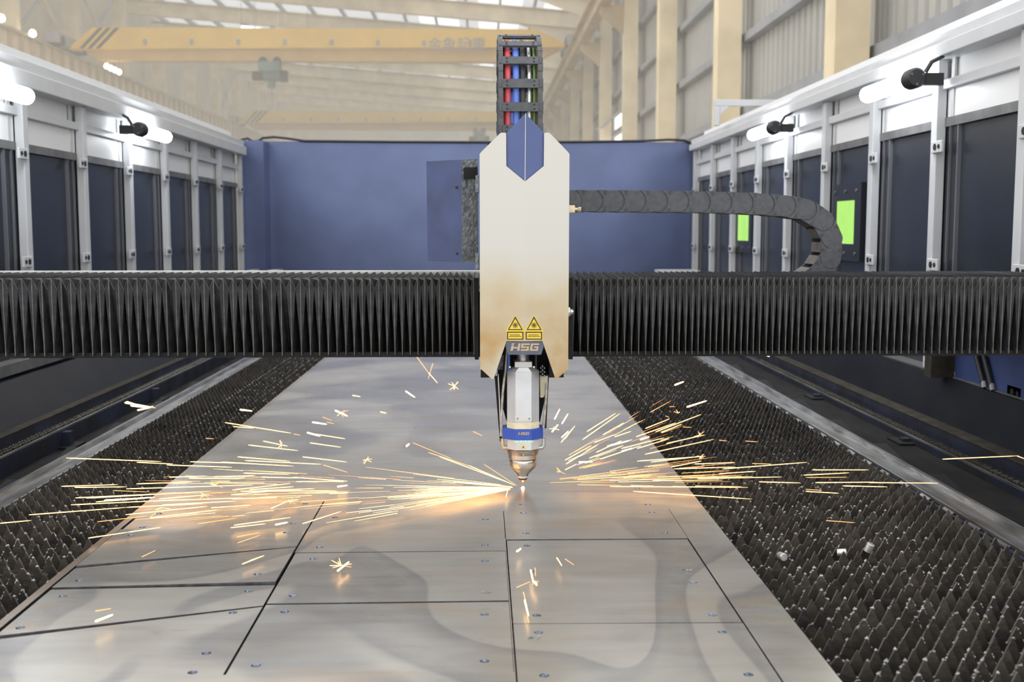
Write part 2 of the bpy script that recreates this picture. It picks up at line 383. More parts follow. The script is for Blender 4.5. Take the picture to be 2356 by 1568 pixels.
for i in range(15):
    y = 13.0 + 6.5 * i
    t = thing('steel_column', 'cream steel column along the right hall wall, %s' % ORD[i], 'column', (4.2, y + 0.2, 0), 'right hall columns')
    MB().box(4.0, y, 0, 4.4, y + 0.4, roof_z(4.2)).build('shaft', 'cream', t)
    MB().box(3.93, y - 0.05, 0, 4.47, y + 0.45, 0.05).build('base_plate', 'cream', t)
    if i >= 2: MB().prism([(4.0, H + 6.3), (3.35, H + 6.3), (3.35, H + 6.05), (4.0, H + 5.5)], XZ, y + 0.08, y + 0.32).build('corbel', 'creamd', t)
for i in range(13):
    y = 36.5 + 6.5 * i
    t = thing('steel_column', 'cream steel column of the far left row, %s' % ORD[i], 'column', (-17.5, y + 0.25, 0), 'left hall columns')
    MB().box(-17.8, y, 0, -17.2, y + 0.5, roof_z(-17.5)).build('shaft', 'cream', t)
    MB().box(-17.9, y - 0.1, 0, -17.1, y + 0.6, 0.05).build('base_plate', 'cream', t)
    MB().prism([(-17.2, H + 6.0), (-16.3, H + 6.0), (-16.3, H + 5.7), (-17.2, H + 5.0)], XZ, y + 0.1, y + 0.4).build('corbel', 'creamd', t)
    if i in (1, 2, 6):
        MB().tube([(-17.5, y + 0.5, H + 7.2), (-17.5, y + 6.5, H + 11.2)], 0.09, 6).build('diagonal_brace', 'girt', t)
        MB().tube([(-17.5, y + 0.5, H + 11.0), (-17.5, y + 6.5, H + 7.4)], 0.09, 6).build('diagonal_brace', 'cream', t)

# runway girders
t = thing('runway_girder', 'long tan crane runway girder along the right hall wall', 'girder', (3.45, 70, H + 6.3))
MB().box(3.28, 20, H + 6.3, 3.62, Y_END - 1, H + 6.36).build('bottom_flange', 'creamd', t)
MB().box(3.43, 20, H + 6.36, 3.47, Y_END - 1, H + 6.94).build('web', 'creamd', t)
MB().box(3.28, 20, H + 6.94, 3.62, Y_END - 1, H + 7.0).build('top_flange', 'creamd', t)
for y in (33, 36.9, 40.1, 43.2, 49, 55, 61.7, 67.7):
    MB().box(3.62, y, H + 6.18, 3.78, y + 0.55, H + 6.3).box(3.66, y + 0.2, H + 6.3, 3.7, y + 0.3, H + 6.6).build('conductor_bracket', 'white', t)
t = thing('runway_girder', 'ribbed cream crane runway girder along the left columns', 'girder', (-16.8, 70, H + 6.0))
MB().box(-17.0, 30, H + 6.0, -16.6, Y_END - 1, H + 6.06).build('bottom_flange', 'creamd', t)
MB().box(-16.82, 30, H + 6.06, -16.78, Y_END - 1, H + 7.0).build('web', 'cream', t)
MB().box(-17.0, 30, H + 7.0, -16.6, Y_END - 1, H + 7.06).build('top_flange', 'creamd', t)
st = MB().box(-16.78, 30, H + 6.06, -16.62, 30.04, H + 7.0).build('stiffener', 'creamd', t)
for i in range(1, 84): inst(st, 'stiffener', WL[st.name] + Vector((0, 1.02 * i, 0)), t)
MB().tube([(-16.97, 30, H + 7.2), (-16.97, Y_END - 1, H + 7.2)], 0.05, 6).build('walkway_rail', 'walkg', t)

# overhead cranes
def crane(y, xl, xr, z0, label, text, hx):
    t = thing('bridge_crane', label, 'crane', ((xl + xr) / 2, y, z0))
    zt = z0 + 1.25
    body = MB().prism([(xl, z0 + 0.45), (xl + 1.0, zt), (xr - 1.3, zt), (xr, z0 + 0.62), (xr, z0 + 0.55), (xl, z0 + 0.4)], XZ, y - 0.25, y + 0.25).build('girder', 'crane', t)
    MB().prism([(xl + 0.3, z0 + 0.55), (xl + 1.1, z0), (xr - 1.3, z0), (xr - 0.3, z0 + 0.55)], XZ, y + 0.05, y + 0.6).build('lower_girder', 'craned', t)
    for xx, s in ((xl - 0.1, 1), (xr + 0.1, -1)):
        e = MB().box(xx - 0.25, y - 1.6, z0 + 0.46, xx + 0.25, y + 1.6, z0 + 0.84).build('end_carriage', 'girt', t)
        for yy in (y - 1.2, y + 1.2): MB().tube([(xx - 0.28, yy, z0 + 0.55), (xx + 0.28, yy, z0 + 0.55)], 0.21, 14).build('wheel', 'blackm', e)
    for q in range(3):
        xx = xl + 1.0 + q * 0.32
        MB().prism([(xx - 0.55, z0 + 0.42), (xx - 0.38, z0 + 0.42), (xx + 0.42, zt - 0.02), (xx + 0.25, zt - 0.02)], XZ, y - 0.26, y - 0.25).build('warning_stripe', 'blackm', body)
    for q in range(9):
        xx = xl + 3.0 + q * 1.85
        if xx < xr - 2: MB().box(xx, y - 0.33, z0 + 0.58, xx + 0.12, y - 0.25, z0 + 0.78).build('cable_clip', 'girt', body)
    h = MB()
    if hx is not None:
        zz = z0 - 0.02
        h = thing('crane_hoist', 'dark green hoist trolley under the %s' % ('nearer yellow crane' if text else 'farther yellow crane'), 'hoist', (hx, y, zz - 0.9))
        MB().box(hx - 0.42, y - 0.35, zz - 0.42, hx + 0.42, y + 0.35, zz - 0.05).build('frame', 'hoist', h)
        MB().tube([(hx - 0.70, y, zz - 0.58), (hx - 0.25, y, zz - 0.58)], 0.19, 14).build('motor', 'blackm', h)
        MB().tube([(hx - 0.25, y, zz - 0.58), (hx + 0.4, y, zz - 0.58)], 0.22, 14).build('drum', 'hoist', h)
        MB().box(hx + 0.4, y - 0.2, zz - 0.80, hx + 0.68, y + 0.2, zz - 0.38).build('control_box', 'blackm', h)
        for dx in (-0.28, 0.28): MB().tube([(hx + dx, y - 0.08, zz + 0.0), (hx + dx, y + 0.052, zz + 0.0)], 0.17, 12).build('trolley_wheel', 'blackm', h)
        MB().tube([(hx + 0.05, y, zz - 0.7), (hx + 0.05, y, zz - 1.9)], 0.03, 5).build('rope', 'girt', h)
        MB().box(hx - 0.1, y - 0.08, zz - 1.05, hx + 0.18, y + 0.08, zz - 0.8).build('hook_block', 'hoist', h)
    if text:
        for ch, px in zip('金象起重', (1001, 1034, 1067, 1102)):
            cu = bpy.data.curves.new('lettering', 'FONT'); cu.body = ch; cu.size = 0.58; cu.extrude = 0.01; cu.align_x = 'CENTER'; cu.resolution_u = 2
            ob = bpy.data.objects.new('lettering', cu); COL.objects.link(ob); bpy.context.view_layer.update()
            me = bpy.data.meshes.new_from_object(ob.evaluated_get(bpy.context.evaluated_depsgraph_get())); bpy.data.objects.remove(ob)
            me.materials.clear(); me.materials.append(MT['purlin'])
            c = aty(px, 119, y - 0.27); o = bpy.data.objects.new('lettering', me); place(o, Vector((c.x, y - 0.265, c.z + 0.08)), body)
            o.rotation_euler = (math.pi / 2, 0, 0)
crane(46.6, -16.5, 3.45, H + 6.74, 'yellow overhead bridge crane with black stripes and lettering', True, aty(622, 165, 46.6).x)
crane(78.0, -16.5, 3.45, H + 6.70, 'farther and smaller yellow overhead bridge crane', False, aty(1103, 310, 78).x)
PROF = [(0.02, -0.10), (0.08, -0.06), (0.095, 0.0), (0.07, 0.07), (0.03, 0.10)]
for i, (px, py) in enumerate(((245, 152), (255, 157), (264.5, 161), (274, 165.5))):
    p = aty(px, py, 46.62)
    t = thing('work_lamp', 'small glowing warm lamp under the left crane end, %s from the left' % ('first', 'second', 'third', 'fourth')[i], 'lamp', p, 'warm crane lamps')
    MB().lathe(PROF, p, 10).build('bulb', 'warm', t, smooth=60); MB().tube([p + Vector((0, 0, 0.09)), (p.x, p.y, H + 6.76 + max(0, (2.6 - (p.x + 16.5)) * 0.12))], 0.02, 6).build('stem', 'girt', t)
for (px, py), l in (((3, 42), 'small warm lamp on the left runway at the picture edge'), ((75, 77), 'small warm lamp on the left runway above the first enclosure lamp')):
    p = aty(px, py, 41.2 if px < 50 else 43.6); t = thing('work_lamp', l, 'lamp', p, 'warm runway lamps')
    MB().lathe([(a * 1.35, b * 1.35) for a, b in PROF], p, 10).build('bulb', 'warm', t, smooth=60); MB().tube([p - Vector((0, 0, 0.1)), (-16.8, p.y, H + 7.04)], 0.03, 6).build('stem', 'girt', t)
for i, (x0, x1, y0) in enumerate(((556, 584, 63), (589, 645, 66.5), (650, 708, 73))):
    p, q = aty(x0, y0, 56), aty(x1, y0 + (x1 - x0) * 0.1, 56)
    t = thing('strip_lamp', 'bright strip lamp in a row under the roof, %s from the left' % ('first', 'second', 'third')[i], 'lamp', p, 'roof strip lamps')
    MB().tube([p, q], 0.08, 8).build('tube', 'strip', t, smooth=60)
    for u in (p, q): MB().tube([u, (u.x, u.y, roof_z(u.x) + 0.6)], 0.012, 5).build('hanger', 'girt', t)

# ================================================================== ENCLOSURE WALLS
def enclosure(side, X, ys, label, greens, zt, zm, zb_, zr_, zh):   # heights above the eye: beam top, step, beam bottom, rail, header foot
    s = side; t = thing('enclosure_wall', label, 'enclosure wall', (X, (ys[0] + ys[-1]) / 2, 0.0))
    def bx(name, d0, d1, y0, y1, z0, z1, m, parent=t, bevel=0.0):       # d measured outwards from the post face
        a, b = X + s * d0, X + s * d1
        return MB().box(min(a, b), y0, z0, max(a, b), y1, z1).build(name, m, parent, bevel=bevel)
    ya, yb = ys[0] - 0.8, ys[-1] + 0.05
    zb = 0.95
    bx('top_beam', -0.035, 0.09, ya, yb, H + zb_, H + zm, 'white', bevel=0.004)
    bx('top_beam_cap', -0.015, 0.09, ya, yb, H + zm, H + zt, 'white', bevel=0.004)
    bx('outer_lip', 0.10, 0.16, ya, yb, H + zt + 0.035, H + zt + 0.075, 'white_lit')
    bx('outer_skin', 0.16, 0.17, ya, yb, zb, H + zt + 0.04, 'white')
    bx('base_sill', -0.02, 0.09, ya, yb, zb - 0.05, zb, 'sill')
    bx('skirt_panel', 0.02, 0.08, ya, yb, 0.0, zb - 0.05, 'dblue')
    for i, y in enumerate(ys):
        po = bx('post', 0.0, 0.04, y - 0.03, y + 0.03, zb, H + zb_, 'white', bevel=0.003)
        for z in (H + 0.345, H - 0.150, H - 0.585):
            tb = bx('bracket', -0.012, 0.0, y - 0.115, y - 0.005, z - 0.025, z + 0.025, 'white', po, 0.003)
        for z in (H + 0.345, H - 0.150, H - 0.585):
            for yy, r in ((y - 0.090, 0.010), (y - 0.050, 0.014)):
                MB().tube([(X - s * 0.0155, yy, z), (X - s * 0.0115, yy, z)], r, 10).build('screw', 'dot', po)
    yy = [ys[0] - 0.79] + list(ys)
    for i in range(len(yy) - 1):
        a, b = yy[i] + 0.03, yy[i + 1] - 0.03
        p = bx('dark_panel', 0.055, 0.065, a, b, zb, H + zh, 'glassk')
        bx('panel_frame', 0.035, 0.06, a, b, H + zh - 0.038, H + zh, 'greyf', p)
        bx('stile', 0.045, 0.056, b - 0.10, b, zb, H + zh - 0.038, 'stile', p)
        bx('stile_edge', 0.040, 0.056, b - 0.13, b - 0.115, zb, H + zh - 0.038, 'stilel', p)
        bx('stile_edge', 0.036, 0.050, b - 0.055, b - 0.048, zb, H + zh - 0.038, 'stilel', p)
        bx('header_panel', 0.045, 0.06, a, b, H + zh, H + zr_, 'white_lit')
        bx('header_panel', 0.055, 0.07, a, b, H + zr_, H + zb_ + 0.005, 'white_lit')
        q = bx('header_rail', 0.02, 0.05, a, b, H + zr_ - 0.02, H + zr_ + 0.02, 'white', bevel=0.003)
        bx('corner_stud', 0.04, 0.05, b - 0.07, b - 0.04, H + zh, H + zb_, 'whiteg', q)
        for (gi, g0, g1, z0, z1) in greens:
            if gi == i:
                g = bx('viewing_window', 0.030, 0.05, g0, g1, z0, z1, 'green')
                for (c0, c1, e0, e1) in ((g0 - 0.10, g1 + 0.07, z1, z1 + 0.09), (g0 - 0.10, g1 + 0.07, z0 - 0.09, z0), (g0 - 0.10, g0, z0, z1), (g1, g1 + 0.07, z0, z1)):
                    bx('window_frame', 0.028, 0.054, c0, c1, e0, e1, 'stile', g)
                for e in (z0 - 0.05, z1 + 0.05):
                    for q in range(3):
                        y = g0 - 0.03 + q * (g1 - g0 + 0.06) / 2
                        MB().tube([(X + s * 0.022, y, e), (X + s * 0.029, y, e)], 0.009, 8).build('bolt', 'greyf', g)
    return t
YR = [4.04 + 0.789 * i for i in range(9)]
YLf = [4.573 + 0.787 * i for i in range(8)]
def gy(px, X): d = ray(px, 510); return EYE.y + d.y * X / d.x
enclosure(1, 1.92, YR, 'white framed enclosure wall with dark panels and green windows, right side',
          [(3, gy(1970, 1.96), gy(1929, 1.96), H - 0.078, H + 0.152), (6, gy(1726, 1.96), gy(1701, 1.96), H - 0.085, H + 0.14)], 0.81, 0.765, 0.71, 0.605, 0.468)
enclosure(-1, -2.115, YLf, 'white framed enclosure wall with dark panels, left side', [], 0.775, 0.72, 0.645, 0.54, 0.40)
# white corner bracket above the right wall
t = MB(); a = aty(1625, 255, 8.9); X0 = 1.80
t.box(1.80, 8.85, H + 0.80, 1.84, 8.9, H + 0.95).box(1.80, 8.85, H + 0.95, 2.4, 8.9, H + 1.00)
t.prism([(1.84, H + 0.88), (1.92, H + 0.95), (1.84, H + 0.95)], XZ, 8.85, 8.9)
tag(t.build('corner_bracket', 'white', bevel=0.004), 'white angled bracket standing on top of the right enclosure wall', 'bracket')

# lamps on the enclosure walls
def lamp(X, y0, y1, z, label, wallx):
    t = thing('tube_lamp', label, 'lamp', (X, y0, z)); s = 1 if wallx > 0 else -1; r = 0.037
    MB().tube([(X, y0 + 0.06, z), (X, y1 - 0.03, z), (X, y1 - 0.012, z), (X, y1, z)], [r, r, r * 0.8, r * 0.35], 20).build('glass_tube', 'tube', t, smooth=50)
    c = MB().tube([(X, y0, z), (X, y0 + 0.012, z), (X, y0 + 0.075, z)], [r * 0.9, r * 1.15, r * 1.15], 20).build('end_cap', 'black', t, smooth=40)
    for q in range(3):
        a = 2.1 * q + 0.5; MB().tube([(X + 0.027 * math.cos(a), y0 - 0.004, z + 0.027 * math.sin(a)), (X + 0.027 * math.cos(a), y0 + 0.004, z + 0.027 * math.sin(a))], 0.005, 6).build('screw', 'greyf', c)
    MB().box(min(X, wallx), y0 + 0.02, z - 0.028, max(X, wallx), y0 + 0.05, z + 0.022).build('clamp', 'black', t)
    MB().tube([(X + s * 0.03, y0 - 0.01, z + 0.02), (X + s * 0.05, y0 - 0.02, z + 0.06), (wallx - s * 0.02, y0 - 0.015, z + 0.085)], 0.009, 8).build('cable', 'black', t, smooth=60)
zl = H + 0.625
lamp(1.80, 4.72, 5.36, zl, 'glowing tube lamp with black cap, nearer one on right enclosure wall', 1.92)
lamp(1.80, 7.00, 7.62, zl, 'glowing tube lamp with black cap, farther one on right enclosure wall', 1.92)
lamp(-2.00, 4.50, 5.12, zl - 0.045, 'glowing tube lamp cut by the left picture edge', -2.115)
lamp(-2.00, 6.70, 7.32, zl - 0.045, 'glowing tube lamp with black cap, farther one on left enclosure wall', -2.115)

# end wall of the enclosure
YE = 10.47
t = thing('end_panel', 'large blue sheet metal end panel behind the gantry', 'panel', (-0.1, YE, 0))
xl_, xr_ = aty(603, 400, YE).x, aty(1597, 400, YE).x; zt = aty(1000, 326, YE).z
pts = [(xl_, 0.6), (xr_, 0.6), (xr_, zt - 0.07)] + [(xr_ - 0.07 + 0.07 * math.cos(a), zt - 0.07 + 0.07 * math.sin(a)) for a in (0.4, 0.8, 1.2, 1.57)] + [(xl_, zt)]
MB().prism(pts, XZ, YE, YE + 0.05).build('main_sheet', 'bluew', t)
MB().box(aty(553, 400, YE - 0.25).x, YE - 0.25, 0.6, aty(607, 400, YE - 0.25).x, YE - 0.0, zt - 0.01).build('side_column', 'bluew', t)
pts = [aty(px, py, YE - 0.02) for px, py in ((553, 322), (570, 318), (582, 325), (594, 324), (605, 317), (630, 315), (660, 318), (700, 324), (900, 326), (1150, 327), (1350, 326), (1480, 324), (1540, 321), (1575, 323), (1600, 334), (1612, 345))]
for x0, x1, yy in ((566, 580, 9.6), (613, 637, 9.6), (1518, 1610, 9.6)):
    p, q = aty(x0, 634, yy), aty(x1, 622, yy); MB().box(p.x, yy, 0.7, q.x, yy + 0.3, q.z).build('foot_block', 'white', t)
tag(MB().tube(pts, 0.012, 6).build('cable', 'black', smooth=60), 'thin black cable lying along the top of the blue end panel', 'cable')

# ================================================================== BED AND SIDE TROUGHS
SIDES = {}
def trough(s, label, x_in, x_fl, x_ch, x_pl, x_pn, z_w, z_l):
    Y0, Y1 = 0.9, 9.55
    t = thing('bed_side_trough', label, 'machine bed', (s * 1.6, 5.5, 0))
    def bx(name, d0, d1, z0, z1, m, y0=Y0, y1=Y1, parent=t, bevel=0.0):
        return MB().box(min(s * d0, s * d1), y0, z0, max(s * d0, s * d1), y1, z1).build(name, m, parent, bevel=bevel)
    zf = ZP - 0.105; zw = ZP + z_w; zl_ = ZP + z_l
    bx('trough_floor', x_in + 0.015, x_ch + 0.02, 0.66, zf, 'grime')
    bx('guide_wall', x_ch, x_ch + 0.012, zf, zw, 'dblue')
    bx('chain_shelf', x_ch + 0.012, x_pl, zw - 0.03, zw - 0.012, 'dblue')
    bx('chain_guide_rail', x_ch + 0.002, x_ch + 0.012, zw, zw + 0.005, 'railm')
    bx('inner_plate', x_pl, x_pl + 0.02, zw - 0.03, zl_, 'dblue')
    bx('ledge', x_pl - 0.003, x_pn + 0.02, zl_, zl_ + 0.006, 'dust', bevel=0.002)
    MB().prism([(s * x_pn, zl_), (s * 1.882, ZP + 0.145), (s * 1.90, ZP + 0.145), (s * (x_pn + 0.02), zl_)], XZ, Y0, Y1).build('side_panel', 'dpanel', t)
    bx('outer_skirt', 1.882, 1.90, 0.0, ZP + 0.144, 'dblue')
    # roller chain lying on the shelf
    ch = MB(); y = Y0; xc = s * (x_ch + 0.032); zc = zw; i = 0
    while y < 7.0:
        o = 0.013 if i % 2 == 0 else 0.009
        for e in (-o, o):
            ch.prism([(y - 0.002, zc - 0.006), (y + 0.008, zc - 0.011), (y + 0.036, zc - 0.011), (y + 0.046, zc - 0.006), (y + 0.046, zc + 0.006), (y + 0.036, zc + 0.011), (y + 0.024, zc + 0.007), (y + 0.008, zc + 0.011), (y - 0.002, zc + 0.006)], YZ, xc + e - 0.0015, xc + e + 0.0015)
        ch.tube([(xc - 0.014, y, zc), (xc + 0.014, y, zc)], 0.009, 6)
        y += 0.040; i += 1
    c = ch.build('roller_chain', 'rchain', t); c['kind'] = 'stuff'
    # gussets on the trough floor and brackets that carry the chain shelf
    for y in (1.75, 2.3, 2.72, 3.12, 3.6, 4.15, 4.7, 5.3, 6.0, 6.7):
        MB().prism([(y - 0.10, zf), (y + 0.10, zf), (y + 0.10, zf + 0.03)], YZ, s * (x_fl + 0.03), s * (x_fl + 0.14)).build('gusset', 'blackm', t)
    for y in (2.05, 3.2, 4.4, 5.6):
        bx('chain_bracket', x_ch - 0.03, x_ch, zf, zw - 0.008, 'dblue', y, y + 0.04)
        bx('chain_bracket_foot', x_ch - 0.06, x_ch, zf, zf + 0.008, 'blackm', y - 0.05, y + 0.09)
    return t
trough(1, 'dark blue side trough of the bed with roller chain, right of the slats', 1.30, 1.41, 1.70, 1.775, 1.836, -0.078, -0.030)
trough(-1, 'dark blue side trough of the bed with roller chain, left of the slats', 1.34, 1.43, 1.645, 1.735, 1.768, -0.036, -0.006)

# cutting table with slats
tb = thing('cutting_table', 'slatted cutting table with rows of dark saw-toothed support slats', 'cutting table', (-0.03, 5.5, 0))
XA, XB = -1.36, 1.31
for s, xi in ((1, 1.31), (-1, 1.345)):
    def bx(name, d0, d1, z0, z1, m, y0=0.9, y1=9.9, bevel=0.0):
        return MB().box(min(s * d0, s * d1), y0, z0, max(s * d0, s * d1), y1, z1).build(name, m, tb, bevel=bevel)
    bx('side_frame', xi - 0.015, xi + 0.012, 0.62, ZP - 0.045, 'dblue')
    bx('top_flange', xi, xi + 0.10, ZP - 0.045, ZP - 0.032, 'railm', bevel=0.003)
    MB().prism([(s * (xi + 0.055), ZP - 0.032), (s * (xi + 0.065), ZP - 0.018), (s * (xi + 0.078), ZP - 0.018), (s * (xi + 0.088), ZP - 0.032)], XZ, 0.9, 9.9).build('guide_rail', 'railm', tb)
    y = 1.2; 
    while y < 8:                                            # slat retaining plates on the inner edge
        MB().add([(s * (xi - 0.045), y, ZP - 0.07), (s * (xi + 0.0), y, ZP - 0.04), (s * (xi + 0.0), y + 0.07, ZP - 0.04), (s * (xi - 0.05), y + 0.08, ZP - 0.075)], [(0, 1, 2, 3)]).build('slat_clip', 'railm', tb, fix=False); y += 0.168
MB().box(XA, 0.9, 0.50, XB, 9.9, 0.52).build('tray', 'blackm', tb)
for y in (2.535, 4.735, 6.93, 9.1):
    MB().box(XA, y, ZP - 0.10, XB, y + 0.012, ZP - 0.040).build('cross_bar', 'dust', tb)
def lump(mb, c, r, m):
    vs = [(c[0] + r * U(.6, 1.2), c[1], c[2]), (c[0] - r * U(.6, 1.2), c[1], c[2]), (c[0], c[1] + r * U(.4, .8), c[2]), (c[0], c[1] - r * U(.4, .8), c[2]),
          (c[0] + r * U(-.3, .3), c[1], c[2] + r * U(.5, 1.3)), (c[0] + r * U(-.3, .3), c[1], c[2] - r * U(.8, 1.8))]
    mb.add(vs, [(0, 2, 4), (2, 1, 4), (1, 3, 4), (3, 0, 4), (2, 0, 5), (1, 2, 5), (3, 1, 5), (0, 3, 5)], m)
P = 0.0345
def slat_mesh(slag):
    mb = MB(); top = []; x = XA + 0.02; tips = []; vals = []
    while x + P < XB - 0.01:
        inner = (0.55 < x < 1.12) or (-1.22 < x < -0.85)
        jt = U(-0.0012, 0.0012); worn = slag and inner and R() < 0.10 * slag
        zt = -0.002 + jt - (U(0.003, 0.012) if worn else 0); wd = U(0.004, 0.007) if worn else 0.0012
        vz = -0.033 + U(-0.002, 0.002) + (U(0, 0.006) if worn else 0)
        top += [(x + 0.002, vz), (x + P / 2 - wd, zt - wd * 0.5), (x + P / 2 - wd * 0.5, zt), (x + P / 2 + wd * 0.5, zt), (x + P / 2 + wd, zt - wd * 0.5), (x + P - 0.002, vz)]
        tips.append((x + P / 2, zt)); vals.append((x, vz)); x += P
    # the prism is cut into short lengths so that the outline stays clean
    n = len(top); fr = []
    y0, y1 = -0.0026, 0.0026
    vs = []
    for (u, z) in top: vs += [(u, y0, z), (u, y1, z), (u, y0, -0.16), (u, y1, -0.16)]
    fs = []
    for i in range(n - 1):
        a, b = 4 * i, 4 * (i + 1)
        fs += [(a + 2, b + 2, b, a), (a + 1, b + 1, b + 3, a + 3)]
    mb.add(vs, fs, 0); o_ = len(mb.v) - len(vs)
    for i in range(n - 1): mb.f.append([o_ + 4 * i, o_ + 4 * i + 4, o_ + 4 * i + 5, o_ + 4 * i + 1]); mb.m.append(2)
    for (xa, za), (xb, zb_) in zip(top[:-1], top[1:]):      # slag crust along the upper edge
        inner = (0.56 < xa < 1.12) or (-1.2 < xa < -0.88)
        if inner and R() < 0.30 * slag:
            for q in range(5):
                u = R(); lump(mb, (xa + (xb - xa) * u, U(-.002, .002), za + (zb_ - za) * u), U(0.0016, 0.0042), 1)
    return mb
src = [slat_mesh(q).build('slat', ['slat', 'slag', 'slate'], tb, fix=False) for q in (1.3, 1.0, 0.8, 0.5, 0.3)]
for i, o in enumerate(src): o.location = Vector((WL[o.name].x, 1.30 + 0.056 * i, ZP - 0.013 + (WL[o.name].z))) - WL[tb.name]
src0 = [Vector(o.location) + WL[tb.name] for o in src]
y = 1.30 + 0.056 * 5; i = 5
while y < 9.7:
    kk = i % 5 if y < 3.6 else 1 + i % 4
    q = src0[kk]; o = inst(src[kk], 'slat', (q.x + U(-.0015, .0015), y + U(-0.003, 0.003), q.z + U(-0.002, 0.0)), tb)
    o.rotation_euler = (U(-0.06, 0.06), 0, U(-0.0012, 0.0012)); y += 0.056; i += 1
# loose slugs on the table
for (px, py, rot, l) in ((1794, 1277, (1.5, 0.3, 0.2), 'round silver slug standing on edge, leftmost on the slats'), (1926, 1271, (1.45, 0, 1.2), 'brownish steel slug lying between slat teeth, middle one'),
                         (1995, 1268, (0.35, 0.25, 0.5), 'bright steel slug caught in the teeth, rightmost one')):
    c = atz(px, py, ZP - 0.025); q = MB().lathe([(0.0085, -0.011), (0.0095, -0.010), (0.0095, 0.010), (0.0085, 0.011)], (0, 0, 0), 18).build('steel_slug', 'slug', smooth=40)
    q.location = c; q.rotation_euler = rot; tag(q, l, 'slug', 'loose slugs on the slats')

# ================================================================== STEEL SHEET WITH CUT PANELS
TH = 0.008; HOLE_R = 0.0085
holes = [(1202,1160),(1204,1179),(1210,1226),(1213,1253),(1117,1194),(1116,1253),(1116,1290),(1115,1411),(1115,1518),(1235,1413),(1239,1453),(1252,1552),(772,1190),(736,1258),(721,1285),
 (720,1133),(703,1159),(1467,1122),(1490,1160),(1500,1178),(329,1213),(302,1236),(674,1204),(659,1227),(633,1264),(593,1324),(183,1337),(145,1370),(572,1357),(674,1369),(655,1405),(536,1405),
 (47,1443),(475,1498),(443,1542),(589,1528),(367,1181),(1595,1337),(1640,1412),(1662,1452),(1722,1550),(1529,1225)]
holes = [tuple(atz(a, b, ZP)[:2]) for a, b in holes]
def inside(p, poly):
    r = False; n = len(poly)
    for i in range(n):
        (x0, y0), (x1, y1) = poly[i], poly[(i + 1) % n]
        if (y0 > p[1]) != (y1 > p[1]) and p[0] < (x1 - x0) * (p[1] - y0) / (y1 - y0) + x0: r = not r
    return r
def slab(outer, cut, dz=0.0, tilt=(0, 0), name='panel', grid=0):
    """flat plate of thickness TH with openings (list of polygons) and countersunk holes"""
    cx = sum(p[0] for p in outer) / len(outer); cy = sum(p[1] for p in outer) / len(outer)
    zf = lambda x, y: ZP + dz + (x - cx) * tilt[0] + (y - cy) * tilt[1]
    hs = [h for h in holes if inside(h, outer) and not any(inside(h, c) for c in cut)]
    nh = 20; loops = [list(outer)] + [list(c) for c in cut]
    for h in hs: loops.append([(h[0] + HOLE_R * math.cos(2 * math.pi * q / nh), h[1] + HOLE_R * math.sin(2 * math.pi * q / nh)) for q in range(nh)])
    vs, es = [], []
    for lp in loops:
        o = len(vs); vs += [Vector(p) for p in lp]; es += [(o + i, o + (i + 1) % len(lp)) for i in range(len(lp))]
    v2, e2, f2, _, _, _ = delaunay_2d_cdt(vs, es, [], 0, 1e-6)
    mb = MB(); top = []
    for f in f2:
        c = sum((v2[i] for i in f), Vector((0, 0))) / len(f)
        if inside(c, outer) and not any(inside(c, lp) for lp in loops[1:]): top.append(f)
    mb.add([(p.x, p.y, zf(p.x, p.y)) for p in v2], top, 0)
    mb.add([(p.x, p.y, zf(p.x, p.y) - TH) for p in v2], [f[::-1] for f in top], 0)
    for li, lp in enumerate(loops):
        n = len(lp); hole = li > len(cut)
        if not hole:
            mb.add([(x, y, zf(x, y)) for x, y in lp] + [(x, y, zf(x, y) - TH) for x, y in lp], [(i, (i + 1) % n, n + (i + 1) % n, n + i) for i in range(n)], 1)
        else:
            h = hs[li - 1 - len(cut)]
            rr = [(HOLE_R, 0.0, None), (HOLE_R * 0.70, -0.006, 2), (HOLE_R * 0.68, -TH, 1)]
            for (ra, za, _), (rb, zb_, mm) in zip(rr[:-1], rr[1:]):
                ring = lambda r, dzz: [(h[0] + r * math.cos(2 * math.pi * q / nh), h[1] + r * math.sin(2 * math.pi * q / nh), zf(*h) + dzz) for q in range(nh)]
                mb.add(ring(ra, za) + ring(rb, zb_), [(i, (i + 1) % nh, nh + (i + 1) % nh, nh + i) for i in range(nh)], mm)
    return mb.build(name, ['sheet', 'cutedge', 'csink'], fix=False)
K = 0.0028                                                  # half the kerf
def shrink(poly, k=K):
    n = len(poly); a = sum(poly[i][0] * poly[(i + 1) % n][1] - poly[(i + 1) % n][0] * poly[i][1] for i in range(n)); sgn = 1 if a > 0 else -1
    out = []
    for i in range(n):
        p0, p1, p2 = Vector(poly[i - 1]), Vector(poly[i]), Vector(poly[(i + 1) % n])
        d1 = (p1 - p0).normalized(); d2 = (p2 - p1).normalized()
        n1 = Vector((-d1.y, d1.x)) * sgn; n2 = Vector((-d2.y, d2.x)) * sgn
        out.append(tuple(p1 + (n1 + n2) / (1 + n1.dot(n2)) * k))
    return out
a0, a1, b0, b1 = -0.907, -0.437, 0.053, 0.495
YB = 1.30
